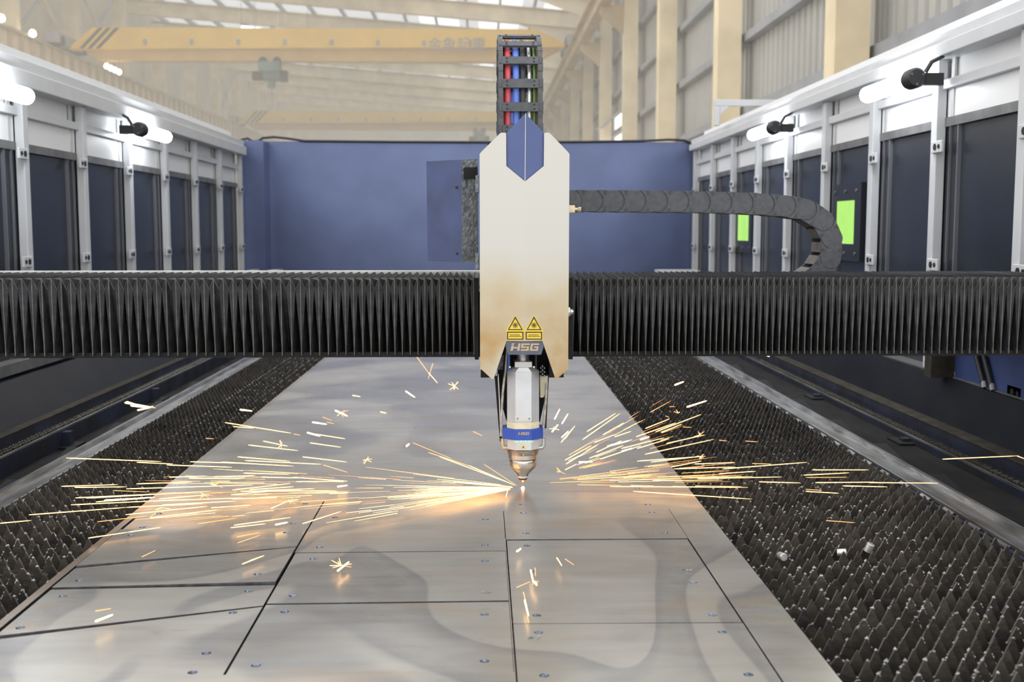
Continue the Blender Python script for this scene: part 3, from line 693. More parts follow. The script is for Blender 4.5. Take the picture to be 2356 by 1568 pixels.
panels = [
 ([(a0, 2.888), (a1, 3.06), (a1, 2.772), (a0, 2.762)], 0.0010, (0.0, 0.0), 'slanted cut steel panel of the left column, farthest from the camera'),
 ([(a0, 2.762), (a1, 2.772), (a1, 2.605), (a0, 2.450)], 0.0045, (-0.008, 0.000), 'slanted cut steel panel of the left column, second farthest'),
 ([(a0, 2.450), (a1, 2.605), (a1, 2.335), (a0, 2.310)], 0.0030, (0.003, -0.004), 'slanted cut steel panel of the left column, raised middle one'),
 ([(a0, 2.310), (a1, 2.335), (a1, 2.200), (a0, 2.035)], -0.0010, (-0.004, 0.0), 'slanted cut steel panel of the left column, second closest'),
 ([(a0, 2.035), (a1, 2.200), (a1, 1.845), (a0, 1.80)], -0.0035, (0.004, 0.0), 'slanted cut steel panel in the lower left corner'),
 ([(a1, 2.563), (b0, 2.567), (b0, 2.213), (a1, 2.206)], 0.0000, (0.0, 0.002), 'rectangular cut steel panel of the middle column, farther one'),
 ([(a1, 2.206), (b0, 2.213), (b0, 1.845), (a1, 1.845)], -0.0012, (0.0, 0.0), 'rectangular cut steel panel of the middle column, nearer one'),
 ([(b0, 2.664), (b1, 2.663), (b1, 2.077), (b0, 2.082)], -0.0015, (0.001, 0.0), 'rectangular cut steel panel of the right column, farther one'),
 ([(b0, 2.082), (b1, 2.077), (b1, 1.49), (b0, 1.49)], -0.0005, (0.0, 0.0), 'rectangular cut steel panel of the right column, nearer one'),
]
# openings in the skeleton: one per column
openL = [(a0, 2.888), (a1, 3.06), (a1, 1.845), (a0, 1.80)]
openM = [(a1 + 0.002, 2.563), (b0 - 0.002, 2.567), (b0 - 0.002, 1.845), (a1 + 0.002, 1.845)]
openR = [(b0, 2.664), (b1, 2.663), (b1, 1.49), (b0, 1.49)]
e = 0.0009
kerfs = [[(b0 - e, 2.667), (b0 + e, 2.667), (b0 + e, 2.94), (b0 - e, 2.94)], [(b1 - 0.0006, 2.667), (b1 + 0.0006, 2.667), (b1 + 0.0006, 2.95), (b1 - 0.0006, 2.95)]]
# the two openings that touch are joined
open1 = [(a0, 2.888), (a1, 3.06), (a1, 2.566), (b0 - 0.002, 2.569), (b0 - 0.002, 1.845), (a1, 1.845), (a0, 1.80)]
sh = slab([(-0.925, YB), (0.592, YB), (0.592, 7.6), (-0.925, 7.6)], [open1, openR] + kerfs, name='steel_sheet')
tag(sh, 'large grey steel sheet lying on the slats under the cutting head', 'steel sheet')
for poly, dz, tl, lab in panels:
    poly = [(x_ if x_ != a0 else a0 + 0.006, y_) for x_, y_ in poly]
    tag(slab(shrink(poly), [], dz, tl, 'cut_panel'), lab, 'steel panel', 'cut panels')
# dross stuck on the panels
for px, py in ((1117, 1362), (1222, 1312), (1230, 1466), (1578, 1310)):
    c = atz(px, py, ZP + 0.0005); mb = MB()
    for q in range(9): lump(mb, (c.x + U(-.012, .012), c.y + U(-.006, .006), ZP + 0.001), U(.0012, .0030), 0)
    tag(mb.build('dross_crust', 'slag'), {1117: 'whitish dross crust on the middle column of panels', 1222: 'small dross crust beside falling sparks', 1230: 'tiny dross crumbs near the front of the right panels', 1578: 'faint dross crust near the right panel edge'}[px], 'dross')

# ================================================================== GANTRY
g = thing('gantry', 'black gantry beam with pleated bellows spanning the whole bed', 'gantry', (0.0, 3.65, 0.9))
YF = 3.42
zb0, zt0 = 1.160, 1.398
XGL, XGR = -1.86, 1.80
xcL, xcR = aty(1092, 700, YF).x, aty(1318, 700, YF).x
MB().box(XGL, YF + 0.06, zb0, XGR, YF + 0.44, zt0 - 0.045).build('beam', 'blackm', g)
MB().box(XGL, YF + 0.012, zb0 - 0.004, XGR, YF + 0.46, zb0 + 0.012).build('bottom_frame', 'blackm', g)
MB().box(XGL, YF + 0.40, zt0 - 0.045, 0.03, YF + 0.46, zt0 + 0.006).build('top_plate', 'whiteg', g)
def bellows(x0, x1, pitch_fn, name):
    mb = MB(); xs = [x0]
    while xs[-1] < x1 - 0.004: xs.append(min(x1, xs[-1] + pitch_fn(xs[-1])))
    D = 0.056; vv = 0.034; Yb = YF + 0.42
    for i in range(len(xs) - 1):
        a, b = xs[i], xs[i + 1]; m_ = (a + b) / 2 + U(-0.0015, 0.0015)
        lean = U(-0.0012, 0.0012)
        A, B, Dk = (a, YF, zb0 + 0.004), (a + lean, YF, zt0), (a, Yb, zt0 + 0.004)
        A2, B2, D2 = (b, YF, zb0 + 0.004), (b + lean, YF, zt0), (b, Yb, zt0 + 0.004)
        V, W = (m_, YF + D, zb0 + 0.004), (m_, YF + 0.004, zt0 - vv)
        Wt = (m_ + 0.004, YF + 0.06, zt0 - 0.010); Wb = (m_ + 0.004, Yb, zt0 - 0.016); W2 = (m_, YF + D, zt0 - vv - 0.012)
        mb.add([A, B, Dk, A2, B2, D2, V, W, Wt, Wb, W2],
               [(0, 6, 10, 7, 1), (6, 3, 4, 7, 10), (1, 7, 8), (7, 4, 8), (1, 8, 9, 2), (8, 4, 5, 9)], 0)
    for i in range(len(xs) - 1):                            # light piping along the folded corner flaps
        a, b = xs[i], xs[i + 1]; m_ = (a + b) / 2
        for e_ in (a, b): mb.tube([(e_, YF - 0.001, zt0 - 0.002), (m_, YF + 0.002, zt0 - vv)], 0.0009, 3, 1, cap=False)
    for xx in xs:                                           # stitched, worn fold edge
        mb.box(xx - 0.0011, YF - 0.0016, zb0 + 0.004, xx + 0.0011, YF + 0.003, zt0, 1)
        mb.box(xx - 0.0009, YF - 0.001, zt0 - 0.002, xx + 0.0009, YF + 0.42, zt0 + 0.0025, 0)
    return mb.build(name, ['bell', 'belle'], g, fix=False)
bellows(XGL, xcL, lambda x: (0.0285 if x < -0.6 else 0.0285 - 0.0085 * min(1, (x + 0.6) / 0.55)) + U(-.0012, .0012), 'bellows')
bellows(xcR, XGR, lambda x: (0.0235 - 0.0045 * min(1, (x - xcR) / 0.4) if x < 0.8 else 0.019 + 0.007 * min(1, (x - 0.8) / 0.9)) + U(-.0008, .0008), 'bellows')
for xx in (xcL, xcR - 0.012): MB().box(xx, YF - 0.008, zb0 - 0.01, xx + 0.012, YF + 0.4, zt0 + 0.0).build('bellows_end_plate', 'blackm', g)
# end carriages
c = MB().box(1.80, YF + 0.02, zb0, 1.90, 4.40, zt0 - 0.03).build('end_carriage', 'blackm', g)
MB().box(1.908, 3.20, ZP + 0.146, 1.914, 4.49, zb0 + 0.05).build('side_plate', 'bluep', c)
MB().box(1.81, 4.49, ZP + 0.146, 1.905, 4.56, zb0 + 0.06).build('drive_housing', 'dust', c)
for yy in (4.20, 4.13):
    MB().tube([(1.895, yy + 0.07, ZP + 0.265), (1.895, yy, ZP + 0.165)], 0.011, 10).build('hose', 'black', c, smooth=60)
    MB().tube([(1.895, yy, ZP + 0.17), (1.895, yy - 0.012, ZP + 0.148)], 0.010, 8).build('fitting', 'steelh', c)
c = MB().box(-2.02, YF + 0.02, zb0 - 0.18, -1.86, 4.0, zt0 - 0.03).build('end_carriage', 'blackm', g)

# ================================================================== Z-AXIS CARRIAGE, COVER, HEAD
RX = 1208.0
def covY(px): return 3.090 + 0.030 * abs(px - RX) / 103.0
def cov(px, py, off=0.0): return aty(px, py, covY(px) - off)
z = thing('cutting_carriage', 'off-white laser cutting carriage with blue arrow, warning stickers and silver cutting head', 'laser cutter', aty(1208, 830, 3.3))
def lab(o, l): o['label'] = l; return o
def cover_half(name, pts, m, parent, off=0.0, th=0.004):
    mb = MB(); n = len(pts); fr = [cov(px, py, off) for px, py in pts]; bk = [p + Vector((0, th, 0)) for p in fr]
    mb.add(fr + bk, [list(range(n)), list(range(n, 2 * n))[::-1]] + [(i, (i + 1) % n, n + (i + 1) % n, n + i) for i in range(n)], 0)
    return mb.build(name, m, parent)
cover_half('cover_plate', [(1208, 417), (1165, 381.6), (1164.5, 307), (1162, 305), (1153, 305), (1150, 307), (1108, 348.5), (1103.5, 354), (1104.5, 848.7), (1108.4, 850), (1131.5, 871.4), (1134, 871.6), (1136.5, 869), (1165.5, 784), (1208, 784.5)], 'cover', z)
cover_half('cover_plate', [(1208, 417), (1251, 381.6), (1252, 307), (1254, 305), (1263, 305), (1266, 307), (1306, 348.5), (1310.3, 354), (1307.3, 848), (1306, 849.4), (1281, 871.4), (1279, 871.6), (1277, 869), (1247.6, 783.5), (1208, 784.5)], 'cover', z)
cover_half('arrow_insert', [(1209, 260.5), (1165.5, 305), (1165.5, 381.6), (1208, 416.5)], 'bluep', z, -0.006)
cover_half('arrow_insert', [(1209, 260.5), (1251.5, 305), (1251, 381.6), (1208, 416.5)], 'bluep', z, -0.006)
a, b = cov(1209, 262, -0.005), cov(1208, 416, -0.005); MB().tube([a, b], 0.0011, 6).build('insert_fold', 'whiteg', z)
# side flanges and the carriage body behind the cover
pl, pr = aty(1106, 600, 3.12).x, aty(1306, 600, 3.12).x
for xx in (pl, pr - 0.004):
    zz0 = aty(1106, 845, 3.12).z; zz1 = aty(1106, 356, 3.12).z
    MB().box(xx, 3.124, zz0, xx + 0.004, 3.36, zz1).build('side_flange', 'cover', z)
MB().box(pl + 0.02, 3.20, aty(1208, 812, 3.2).z, pr - 0.02, YF, aty(1208, 330, 3.2).z).build('carriage_body', 'blackm', z)
for x0, x1 in ((1106, 1140), (1264, 1297)):
    p, q = aty(x0, 846, 3.16), aty(x1, 868, 3.16); MB().box(p.x, 3.16, q.z, q.x, 3.36, p.z + 0.12).build('foot_block', 'blackm', z)
cz = aty(1300, 462, 3.96).z
MB().box(pl + 0.09, 3.30, cz - 0.034, pr - 0.05, 4.09, cz - 0.028).box(pl + 0.09, YF - 0.01, cz - 0.10, pr - 0.05, YF, cz - 0.028).build('chain_arm', 'blackm', z)
# logo plaque
Lz = lambda q: [(1080 + a / 9.424, 770 + b / 9.424) for a, b in q]
H_SHAPES = [[(918, 183), (992, 183), (960, 208), (912, 224)], [(908, 240), (966, 214), (957, 262), (1050, 262), (1063, 185), (1112, 185), (1085, 345), (1035, 345), (1044, 294), (951, 294), (941, 345), (890, 345)]]
S_SHAPE = [(1130, 185), (1312, 185), (1306, 220), (1172, 220), (1167, 250), (1298, 250), (1282, 345), (1108, 345), (1114, 310), (1238, 310), (1243, 283), (1115, 283)]
G_SHAPE = [(1335, 185), (1512, 185), (1506, 220), (1375, 220), (1360, 310), (1450, 310), (1456, 283), (1400, 283), (1406, 250), (1498, 250), (1482, 345), (1305, 345)]
def decal(name, pts, m, parent, off):
    mb = MB()
    # split at the ridge so that each half lies on its own facet
    for sgn in (-1, 1):
        poly = []; n = len(pts)
        for i in range(n):
            p, q = pts[i], pts[(i + 1) % n]; ip = (p[0] - RX) * sgn >= 0; iq = (q[0] - RX) * sgn >= 0
            if ip: poly.append(p)
            if ip != iq: tt = (RX - p[0]) / (q[0] - p[0]); poly.append((RX, p[1] + tt * (q[1] - p[1])))
        if len(poly) > 2:
            n2 = len(poly); fr = [cov(a, b, off) for a, b in poly]; bk = [p + Vector((0, 0.0008, 0)) for p in fr]
            mb.add(fr + bk, [list(range(n2)), list(range(n2, 2 * n2))[::-1]] + [(i, (i + 1) % n2, n2 + (i + 1) % n2, n2 + i) for i in range(n2)], 0)
    return mb.build(name, m, parent)
pq = lab(decal('logo_plaque', [(1165, 784), (1208, 785), (1248, 783.5), (1251, 797), (1245, 815.5), (1169, 815.5), (1163.5, 797)], 'plaque', z, -0.002), 'slate plaque with tan HSG lettering')
for shp in H_SHAPES + [S_SHAPE, G_SHAPE]: decal('letter', Lz(shp), 'gold', pq, -0.0008)
# warning stickers
for dx, l in ((0, 'yellow laser warning sticker on the cover, left one'), (318, 'yellow laser warning sticker on the cover, right one')):
    C = lambda q: [(1050 + (a + dx) / 7.3625, 700 + b / 7.3625) for a, b in q]
    st = lab(decal('warning_sticker', C([(997, 178), (1145, 430), (1148, 605), (848, 605), (848, 430)]), 'yellow', z, 0.0006), l)
    O = [(997, 198), (1128, 433), (870, 433)]; I = [(997, 238), (1101, 417), (895, 417)]
    for i in range(3): decal('triangle_border', C([O[i], O[(i + 1) % 3], I[(i + 1) % 3], I[i]]), 'ink', st, 0.0014)
    decal('sunburst', C([(998 + 20 * math.cos(i * math.pi / 8), 350 + 20 * math.sin(i * math.pi / 8)) for i in range(16)]), 'ink', st, 0.0014)
    for i in range(16):
        a = i * math.pi / 8; ca, sa = math.cos(a), math.sin(a); r1 = 56 if i % 2 == 0 else 44
        decal('ray', C([(998 + 24 * ca - 3 * sa, 350 + 24 * sa + 3 * ca), (998 + r1 * ca - 2 * sa, 350 + r1 * sa + 2 * ca), (998 + r1 * ca + 2 * sa, 350 + r1 * sa - 2 * ca), (998 + 24 * ca + 3 * sa, 350 + 24 * sa - 3 * ca)]), 'ink', st, 0.0014)
    O = [(857, 460), (1136, 460), (1136, 595), (857, 595)]; I = [(876, 478), (1117, 478), (1117, 578), (876, 578)]
    for i in range(4): decal('rectangle_border', C([O[i], O[(i + 1) % 4], I[(i + 1) % 4], I[i]]), 'ink', st, 0.0014)
    for y, x0, x1 in ((515, 906, 1085), (541, 893, 1098)):
        x = x0
        while x < x1 - 8:
            wdt = U(8, 15); decal('print', C([(x, y - 7), (x + wdt, y - 7), (x + wdt, y + 5), (x, y + 5)]), 'ink', st, 0.0014); x += wdt + U(4, 7)
# fittings at the sides of the cover
fx = MB().box(*aty(1308, 490, 3.2)[:], *(aty(1323, 472, 3.2) + Vector((0, 0.03, 0)))[:]).build('cover_latch', 'brass', z, bevel=0.002)
p, q = aty(1322, 481, 3.215), aty(1336, 482, 3.215); MB().tube([p, p.lerp(q, .4), p.lerp(q, .7), q], [0.005, 0.004, 0.007, 0.008], 12).build('knob', 'brass', fx, smooth=40)
p, q = aty(1303, 717, 3.2), aty(1319, 717, 3.2); MB().tube([p, p.lerp(q, .5), p.lerp(q, .6), q], [0.013, 0.013, 0.009, 0.006], 14).build('hose_nipple', 'steelh', z, smooth=40)
# electrical box on the left
P_ = lambda px, py, Y: aty(px, py, Y)
BOXF = lambda n=4: [(0, 1, 2, 3), (7, 6, 5, 4)] + [(i, (i + 1) % 4, 4 + (i + 1) % 4, 4 + i) for i in range(4)]
v = [P_(1062, 366.5, 3.272), P_(1099, 366, 3.30), P_(1099, 602, 3.30), P_(1063, 603, 3.272)]
bxk = lab(MB().add(v + [p + Vector((0, 0.15, 0)) for p in v], BOXF()).build('valve_box', 'hammer', z), 'hammered grey box with blue front plate left of the cover')
v = [P_(981, 371, 3.34), P_(1062, 367, 3.27), P_(1062, 603, 3.27), P_(984, 600.5, 3.34)]
MB().add(v + [p + Vector((0, 0.004, 0)) for p in v], BOXF()).build('front_plate', 'bluebox', bxk)
for px, py in ((1050.5, 431), (1052, 583)):
    c = P_(px, py, 3.279); MB().tube([c + Vector((0, -0.003, 0)), c + Vector((0, 0.002, 0))], 0.004, 12).build('screw_hole', 'dot', bxk)
v = [P_(1067.5, 385, 3.272), P_(1098.5, 384.5, 3.296), P_(1098.5, 411, 3.296), P_(1067.5, 411, 3.272)]
MB().add([p + Vector((0, -0.002, 0)) for p in v] + [p + Vector((0, 0.01, 0)) for p in v], BOXF()).build('opening', 'dot', bxk)
for y0, y1 in ((404, 443), (582, 620)):
    p, q = P_(1094, y1, 3.22), P_(1102, y0, 3.22); MB().box(p.x, 3.2, p.z, q.x, 3.26, q.z).build('hinge', 'hammer', bxk, bevel=0.002)

# cutting head
HC = Vector((0.1135, 3.207, 0))
def hz(py): return aty(1204, py, HC.y - 0.045).z            # height of a picture row on the head's front
def octo(a, b):                                             # half width a, half front facet b
    return [(-b, -a), (b, -a), (a, -b), (a, b), (b, a), (-b, a), (-a, b), (-a, -b)]
def op(name, a, b, z0, z1, m, parent=None, bevel=0.0012):
    return MB().prism([(HC.x + u, HC.y + t) for u, t in octo(a, b)], XY, z0, z1).build(name, m, parent or hd, bevel=bevel)
hd = lab(op('cutting_head', 0.0455, 0.0225, hz(972), hz(855), 'alu', z), 'silver octagonal laser cutting head with blue band and copper nozzle')
# sloped shoulder up to the neck block
o1 = [(HC.x + u, HC.y + t, hz(855)) for u, t in octo(0.0455, 0.0225)]; o2 = [(HC.x + u * 0.55, HC.y + t * 0.98, hz(845)) for u, t in octo(0.0455, 0.0225)]
MB().add(o1 + o2, [list(range(8))[::-1], list(range(8, 16))] + [(i, (i + 1) % 8, 8 + (i + 1) % 8, 8 + i) for i in range(8)]).build('shoulder_slope', 'alu', hd)
MB().box(HC.x - 0.0245, HC.y - 0.044, hz(845), HC.x + 0.0245, HC.y + 0.044, hz(832)).build('neck_block', 'aluw', hd, bevel=0.001)
MB().lathe([(0.019, 0), (0.019, 0.02), (0.021, 0.024), (0.021, 0.07)], (HC.x, HC.y, hz(832)), 28).build('collar', 'steelh', hd, smooth=40)
MB().box(HC.x - 0.0235, HC.y - 0.0475, hz(968), HC.x + 0.0235, HC.y - 0.0455, hz(957)).build('clip_plate', 'aluw', hd, bevel=0.0006)
for dx in (-0.0165, 0.0165): MB().tube([(HC.x + dx, HC.y - 0.0490, hz(962)), (HC.x + dx, HC.y - 0.0474, hz(962))], 0.0022, 10).build('screw', 'hammer', hd)
op('tape_band', 0.0462, 0.0228, hz(987), hz(972), 'tape')
bb = MB().prism([(HC.x - 0.0575, HC.y - 0.020), (HC.x - 0.047, HC.y - 0.028), (HC.x - 0.0228, HC.y - 0.047), (HC.x + 0.0228, HC.y - 0.047), (HC.x + 0.047, HC.y - 0.028), (HC.x + 0.0575, HC.y - 0.014), (HC.x + 0.0575, HC.y + 0.03), (HC.x + 0.02, HC.y + 0.047), (HC.x - 0.02, HC.y + 0.047), (HC.x - 0.0575, HC.y + 0.03)], XY, hz(1012), hz(987)).build('blue_band', 'bluex', hd, bevel=0.001)
def small_logo():
    mb = MB(); sx = 0.032 / 622.0
    for shp in H_SHAPES + [S_SHAPE, G_SHAPE]:
        mb.prism([(HC.x + (a - 1201) * sx + 0.001, hz(996.5) - (b - 265) * sx) for a, b in shp], XZ, HC.y - 0.0478, HC.y - 0.0470)
    return mb.build('lettering', 'gold', hd)
small_logo()
lw = op('lower_housing', 0.0455, 0.0225, hz(1036), hz(1012), 'aluw')
MB().box(HC.x - 0.028, HC.y - 0.0458, hz(1017.3), HC.x + 0.028, HC.y - 0.0452, hz(1013.2)).build('led_groove', 'white', hd)
for px in (1189, 1199, 1208.6, 1218):
    c = aty(px, 1015.3, HC.y - 0.046); MB().tube([(c.x, HC.y - 0.0475, c.z), (c.x, HC.y - 0.0455, c.z)], 0.0026, 12).build('led', 'led', hd)
c = aty(1204, 1027, HC.y - 0.046)
MB().prism([(c.x - 0.0066, c.z - 0.0052), (c.x + 0.0066, c.z - 0.0052), (c.x, c.z + 0.0065)], XZ, HC.y - 0.0462, HC.y - 0.0455).build('warning_mark', 'yellow', hd)
MB().prism([(c.x + 0.0022 * math.cos(i), c.z - 0.001 + 0.0022 * math.sin(i)) for i in (0, 1, 2, 3, 4, 5)], XZ, HC.y - 0.0466, HC.y - 0.0461).build('warning_dot', 'ink', hd)
zr = lambda py: aty(1204, py, HC.y - 0.03).z
MB().lathe([(0.043, zr(1047) ), (0.0455, zr(1041)), (0.0455, zr(1035))], (HC.x, HC.y, 0), 36).build('clamp_ring', 'bronze', hd, smooth=30)
for a in (-2.25, -1.57, -0.9): MB().tube([(HC.x + 0.043 * math.cos(a), HC.y + 0.043 * math.sin(a), zr(1043)), (HC.x + 0.0475 * math.cos(a), HC.y + 0.0475 * math.sin(a), zr(1043))], 0.0022, 8).build('screw', 'steelh', hd)
MB().lathe([(0.0395, zr(1059)), (0.0425, zr(1056)), (0.0425, zr(1044))], (HC.x, HC.y, 0), 36).build('upper_ring', 'nick', hd, smooth=30)
zn = lambda py: aty(1204, py, HC.y - 0.01).z
MB().lathe([(0.0155, zn(1095)), (0.017, zn(1091)), (0.0365, zn(1075)), (0.0385, zn(1071)), (0.039, zr(1061)), (0.0385, zr(1060))], (HC.x, HC.y, 0), 36).build('cone', 'nick', hd, smooth=30)
MB().lathe([(0.0135, zn(1100)), (0.0155, zn(1099)), (0.0155, zn(1095))], (HC.x, HC.y, 0), 28).build('ceramic_seat', 'aluw', hd, smooth=30)
MB().lathe([(0.011, zn(1103.5)), (0.0125, zn(1103)), (0.0125, zn(1100))], (HC.x, HC.y, 0), 24).build('insulator', 'black', hd, smooth=30)
MB().lathe([(0.0015, zn(1111)), (0.004, zn(1110)), (0.0118, zn(1104.5)), (0.0122, zn(1103.3))], (HC.x, HC.y, 0), 24).build('nozzle', 'copper', hd, smooth=30)
# hoses, brackets and fittings round the head
def hose(name, pts, r, m, label, Y=3.19, rings=0):
    q = [aty(a, b, Y + (0.0 if len(pt) < 3 else pt[2])) for pt in pts for a, b in [pt[:2]]]
    if rings:
        out = []; rs = []
        for i in range(len(q) - 1):
            n = max(2, int((q[i + 1] - q[i]).length / 0.003))
            for k in range(n): out.append(q[i].lerp(q[i + 1], k / n)); rs.append(r * (1.0 if k % 2 else 0.8))
        q, r = out, rs
    return lab(MB().tube(q, r, 8).build(name, m, z, smooth=50), label)
hose('braided_hose', [(1166, 800), (1163, 850), (1157, 900), (1153.5, 960), (1152.5, 1005)], 0.0042, 'braid', 'braided hose running down the left side of the cutting head', rings=1)
hose('thin_tube', [(1146, 860), (1149, 920), (1152, 1000)], 0.0018, 'steelh', 'thin pale tube outside the braided hose left of the head')
hose('corrugated_hose', [(1258, 880), (1256, 920), (1252, 965), (1250, 985)], 0.0045, 'braid', 'corrugated hose running down the right side of the cutting head', rings=1)
hose('air_tube', [(1170, 815), (1170.5, 845), (1170, 858)], 0.0048, 'blueh', 'dark blue air tube left of the head neck')
hose('air_tube', [(1234, 815), (1233, 848)], 0.0045, 'blackh', 'black air tube right of the head neck')
def bracket(label, px, Y0, Y1, m, name='mounting_bracket'):
    n = len(px); a = [aty(x, y, Y0) for x, y in px]; b = [p + Vector((0, Y1 - Y0, 0)) for p in a]
    return lab(MB().add(a + b, [list(range(n)), list(range(n, 2 * n))[::-1]] + [(i, (i + 1) % n, n + (i + 1) % n, n + i) for i in range(n)]).build(name, m, z), label)
bracket('black tapered side plate left of the cutting head', [(1138, 866), (1150, 866), (1156, 1015), (1150, 1015)], 3.235, 3.25, 'blackm')
bracket('black tapered side plate right of the cutting head', [(1259, 866), (1263, 866), (1257, 985), (1253, 985)], 3.235, 3.25, 'blackm')
bracket('pale metal block behind the left cover tip', [(1147, 816), (1160, 816), (1157, 850), (1143, 850)], 3.215, 3.25, 'hammer')
bracket('pale folded metal bracket right of the cutting head', [(1242, 864), (1260.5, 864), (1260, 895), (1250, 914), (1243, 914)], 3.20, 3.225, 'tape')
bracket('black back plate behind the head neck', [(1150, 812), (1268, 812), (1262, 880), (1242, 972), (1166, 972), (1142, 880)], 3.262, 3.275, 'blackm')
p, q = aty(1248.5, 836, 3.205), aty(1248.5, 864, 3.205); t = MB().tube([p, q], 0.0085, 16).build('fibre_connector', 'blackm', z, smooth=40)
for k in range(3):
    for dx in (-4.5, 0, 4.5):
        c = aty(1248.5 + dx, 842 + k * 9 + (4 if dx else 0), 3.197); MB().lathe([(0.0008, -0.003), (0.0026, -0.001), (0.0026, 0.001), (0.0008, 0.003)], c, 8).build('knurl', 'steelh', t, smooth=50)
for px in (1161, 1246):
    s = -1 if px < 1200 else 1
    p = [aty(px - s * 6, 1029, 3.19), aty(px + s * 2, 1029, 3.19), aty(px + s * 5, 1024, 3.19), aty(px + s * 5, 1008, 3.19)]
    MB().tube(p, [0.0055, 0.006, 0.006, 0.0055], 10).build('elbow_fitting', 'brass' if s < 0 else 'steelh', hd, smooth=50)
for px, py in ((1173, 844), (1228.5, 844)):
    c = aty(px, py, 3.17); MB().tube([c, c + Vector((0, 0.008, 0))], 0.003, 10).build('screw', 'steelh', hd)

# vertical cable chain above the cover
vc = thing('cable_chain', 'upright black cable chain with coloured hoses above the cover', 'cable chain', aty(1197, 310, 3.33))
X0, X1 = aty(1147, 300, 3.33).x, aty(1249, 300, 3.33).x; xm = (X0 + X1) / 2; W = (X1 - X0) / 2
pitch = 0.0645
pos = [Vector((xm, 3.36, aty(1197, 246, 3.34).z - 2.5 * pitch))]; ang = []
for a in (0, 0, 0, 8, 30, 52, 72, 94, 116, 138, 160, 178, 180, 180):
    a = math.radians(a); ang.append(a); pos.append(pos[-1] + Vector((0, math.sin(a), math.cos(a))) * pitch)
mb = MB()
for sx in (-1, 1):
    xa = sx * W; xb = sx * (W - 0.014)
    mb.prism([(-0.024, -0.036), (0.024, -0.036), (0.027, 0.0), (0.024, 0.036), (-0.024, 0.036), (-0.027, 0.0)], YZ, min(xa, xb), max(xa, xb))
    mb.box(min(xa, xa * 1.03), -0.015, -0.018, max(xa, xa * 1.03), 0.015, 0.018)
    mb.box(sx * (W - 0.006) - 0.003, -0.0285, -0.012, sx * (W - 0.006) + 0.003, -0.024, 0.012)
mb.box(-W + 0.012, -0.0275, -0.013, W - 0.012, -0.0205, 0.013); mb.box(-W + 0.012, 0.0205, -0.011, W - 0.012, 0.0265, 0.011)
for sx in (-1, 1):
    for dz in (-0.006, 0.006): mb.box(sx * (W - 0.025) - 0.003, -0.0285, dz - 0.002, sx * (W - 0.025) + 0.003, -0.0274, dz + 0.002, 1)
link0 = mb.build('chain_link', ['chainp', 'dot'], vc)
for i, a in enumerate(ang):
    c = (pos[i] + pos[i + 1]) / 2
    if i == 0: link0.location = c - WL[vc.name]; o = link0
    else: o = inst(link0, 'chain_link', c, vc)
    o.rotation_euler = (-a, 0, 0)
for px, r, m, nm in ((1168, 0.0098, 'red', 'red_hose'), (1188, 0.0098, 'blueh', 'blue_hose'), (1204, 0.0085, 'blackh', 'black_hose'), (1219, 0.0066, 'steelh', 'steel_conduit'), (1231, 0.0050, 'greenh', 'green_wire'), (1238, 0.0035, 'brownh', 'brown_wire')):
    x = aty(px, 240, 3.33).x; pts = [Vector((x, p.y, p.z)) for p in pos]
    if nm == 'steel_conduit':
        q, rs = [], []
        for i in range(len(pts) - 1):
            for k in range(16): q.append(pts[i].lerp(pts[i + 1], k / 16)); rs.append(r * (1.08 if k % 2 else 0.86))
        MB().tube(q, rs, 10).build(nm, m, vc, smooth=60)
    else: MB().tube(pts, r, 10).build(nm, m, vc, smooth=60)

# horizontal cable chain behind the gantry
YC = 3.96
hc = thing('cable_chain', 'long dusty black cable chain curving down behind the gantry', 'cable chain', aty(1600, 500, YC))
pins = [(1265, 462), (1312, 462), (1361, 462), (1410.5, 462.3), (1460, 462.6), (1510, 463), (1559, 463.6), (1608.5, 464.4), (1658, 465.5), (1707, 467), (1756, 469.5), (1805, 473.5), (1853, 481), (1893, 505), (1914, 545), (1912, 590), (1888, 628), (1850, 655), (1803, 668), (1755, 670)]
pv = [aty(a, b, YC) for a, b in pins]
def link_mesh(L):
    mb = MB(); r = 0.0375
    dg = [math.radians(q) for q in (-70, -50, -30, -10, 10, 30, 50, 70)]; ds = [math.radians(q) for q in (62, 45, 25, 8, -8, -25, -45, -62)]
    sh_ = [(L * 0.62, -r)] + [(L + r * 0.97 * math.cos(t), r * 0.97 * math.sin(t)) for t in dg] + [(L * 0.62, r)] + [(r * 1.10 * math.cos(t), r * 1.0 * math.sin(t) / math.sin(ds[0])) for t in ds]
    for y0 in (0.0, 0.112):
        mb.prism(sh_, XZ, y0, y0 + 0.009, 0)
        mb.tube([(0, y0 + 0.004, 0), (0, y0 + 0.012, 0)], r * 0.98, 18, 2)
        mb.box(-0.004, y0 + 0.0035, -r * 0.99, L * 0.8, y0 + 0.008, r * 0.99, 0)
    for k in range(3):                                      # small triangular stop marks
        wd = 0.013 - 0.004 * k
        for sg in (-1, 1): mb.box(0.046 - wd / 2, -0.0008, sg * (r - 0.004 - 0.005 * k) - 0.0012, 0.046 + wd / 2, 0.0003, sg * (r - 0.004 - 0.005 * k) + 0.0012, 2)
    mb.box(L * 0.30, 0.006, r - 0.006, L * 0.72, 0.115, r + 0.001, 0); mb.box(L * 0.25, 0.006, -r - 0.0005, L * 0.72, 0.115, -r + 0.006, 1)
    return mb
L0 = 0.0752; lk0 = link_mesh(L0).build('chain_link', ['chainp', 'chaint', 'black'], hc)
off = WL[lk0.name] - Vector((0, 0, 0))
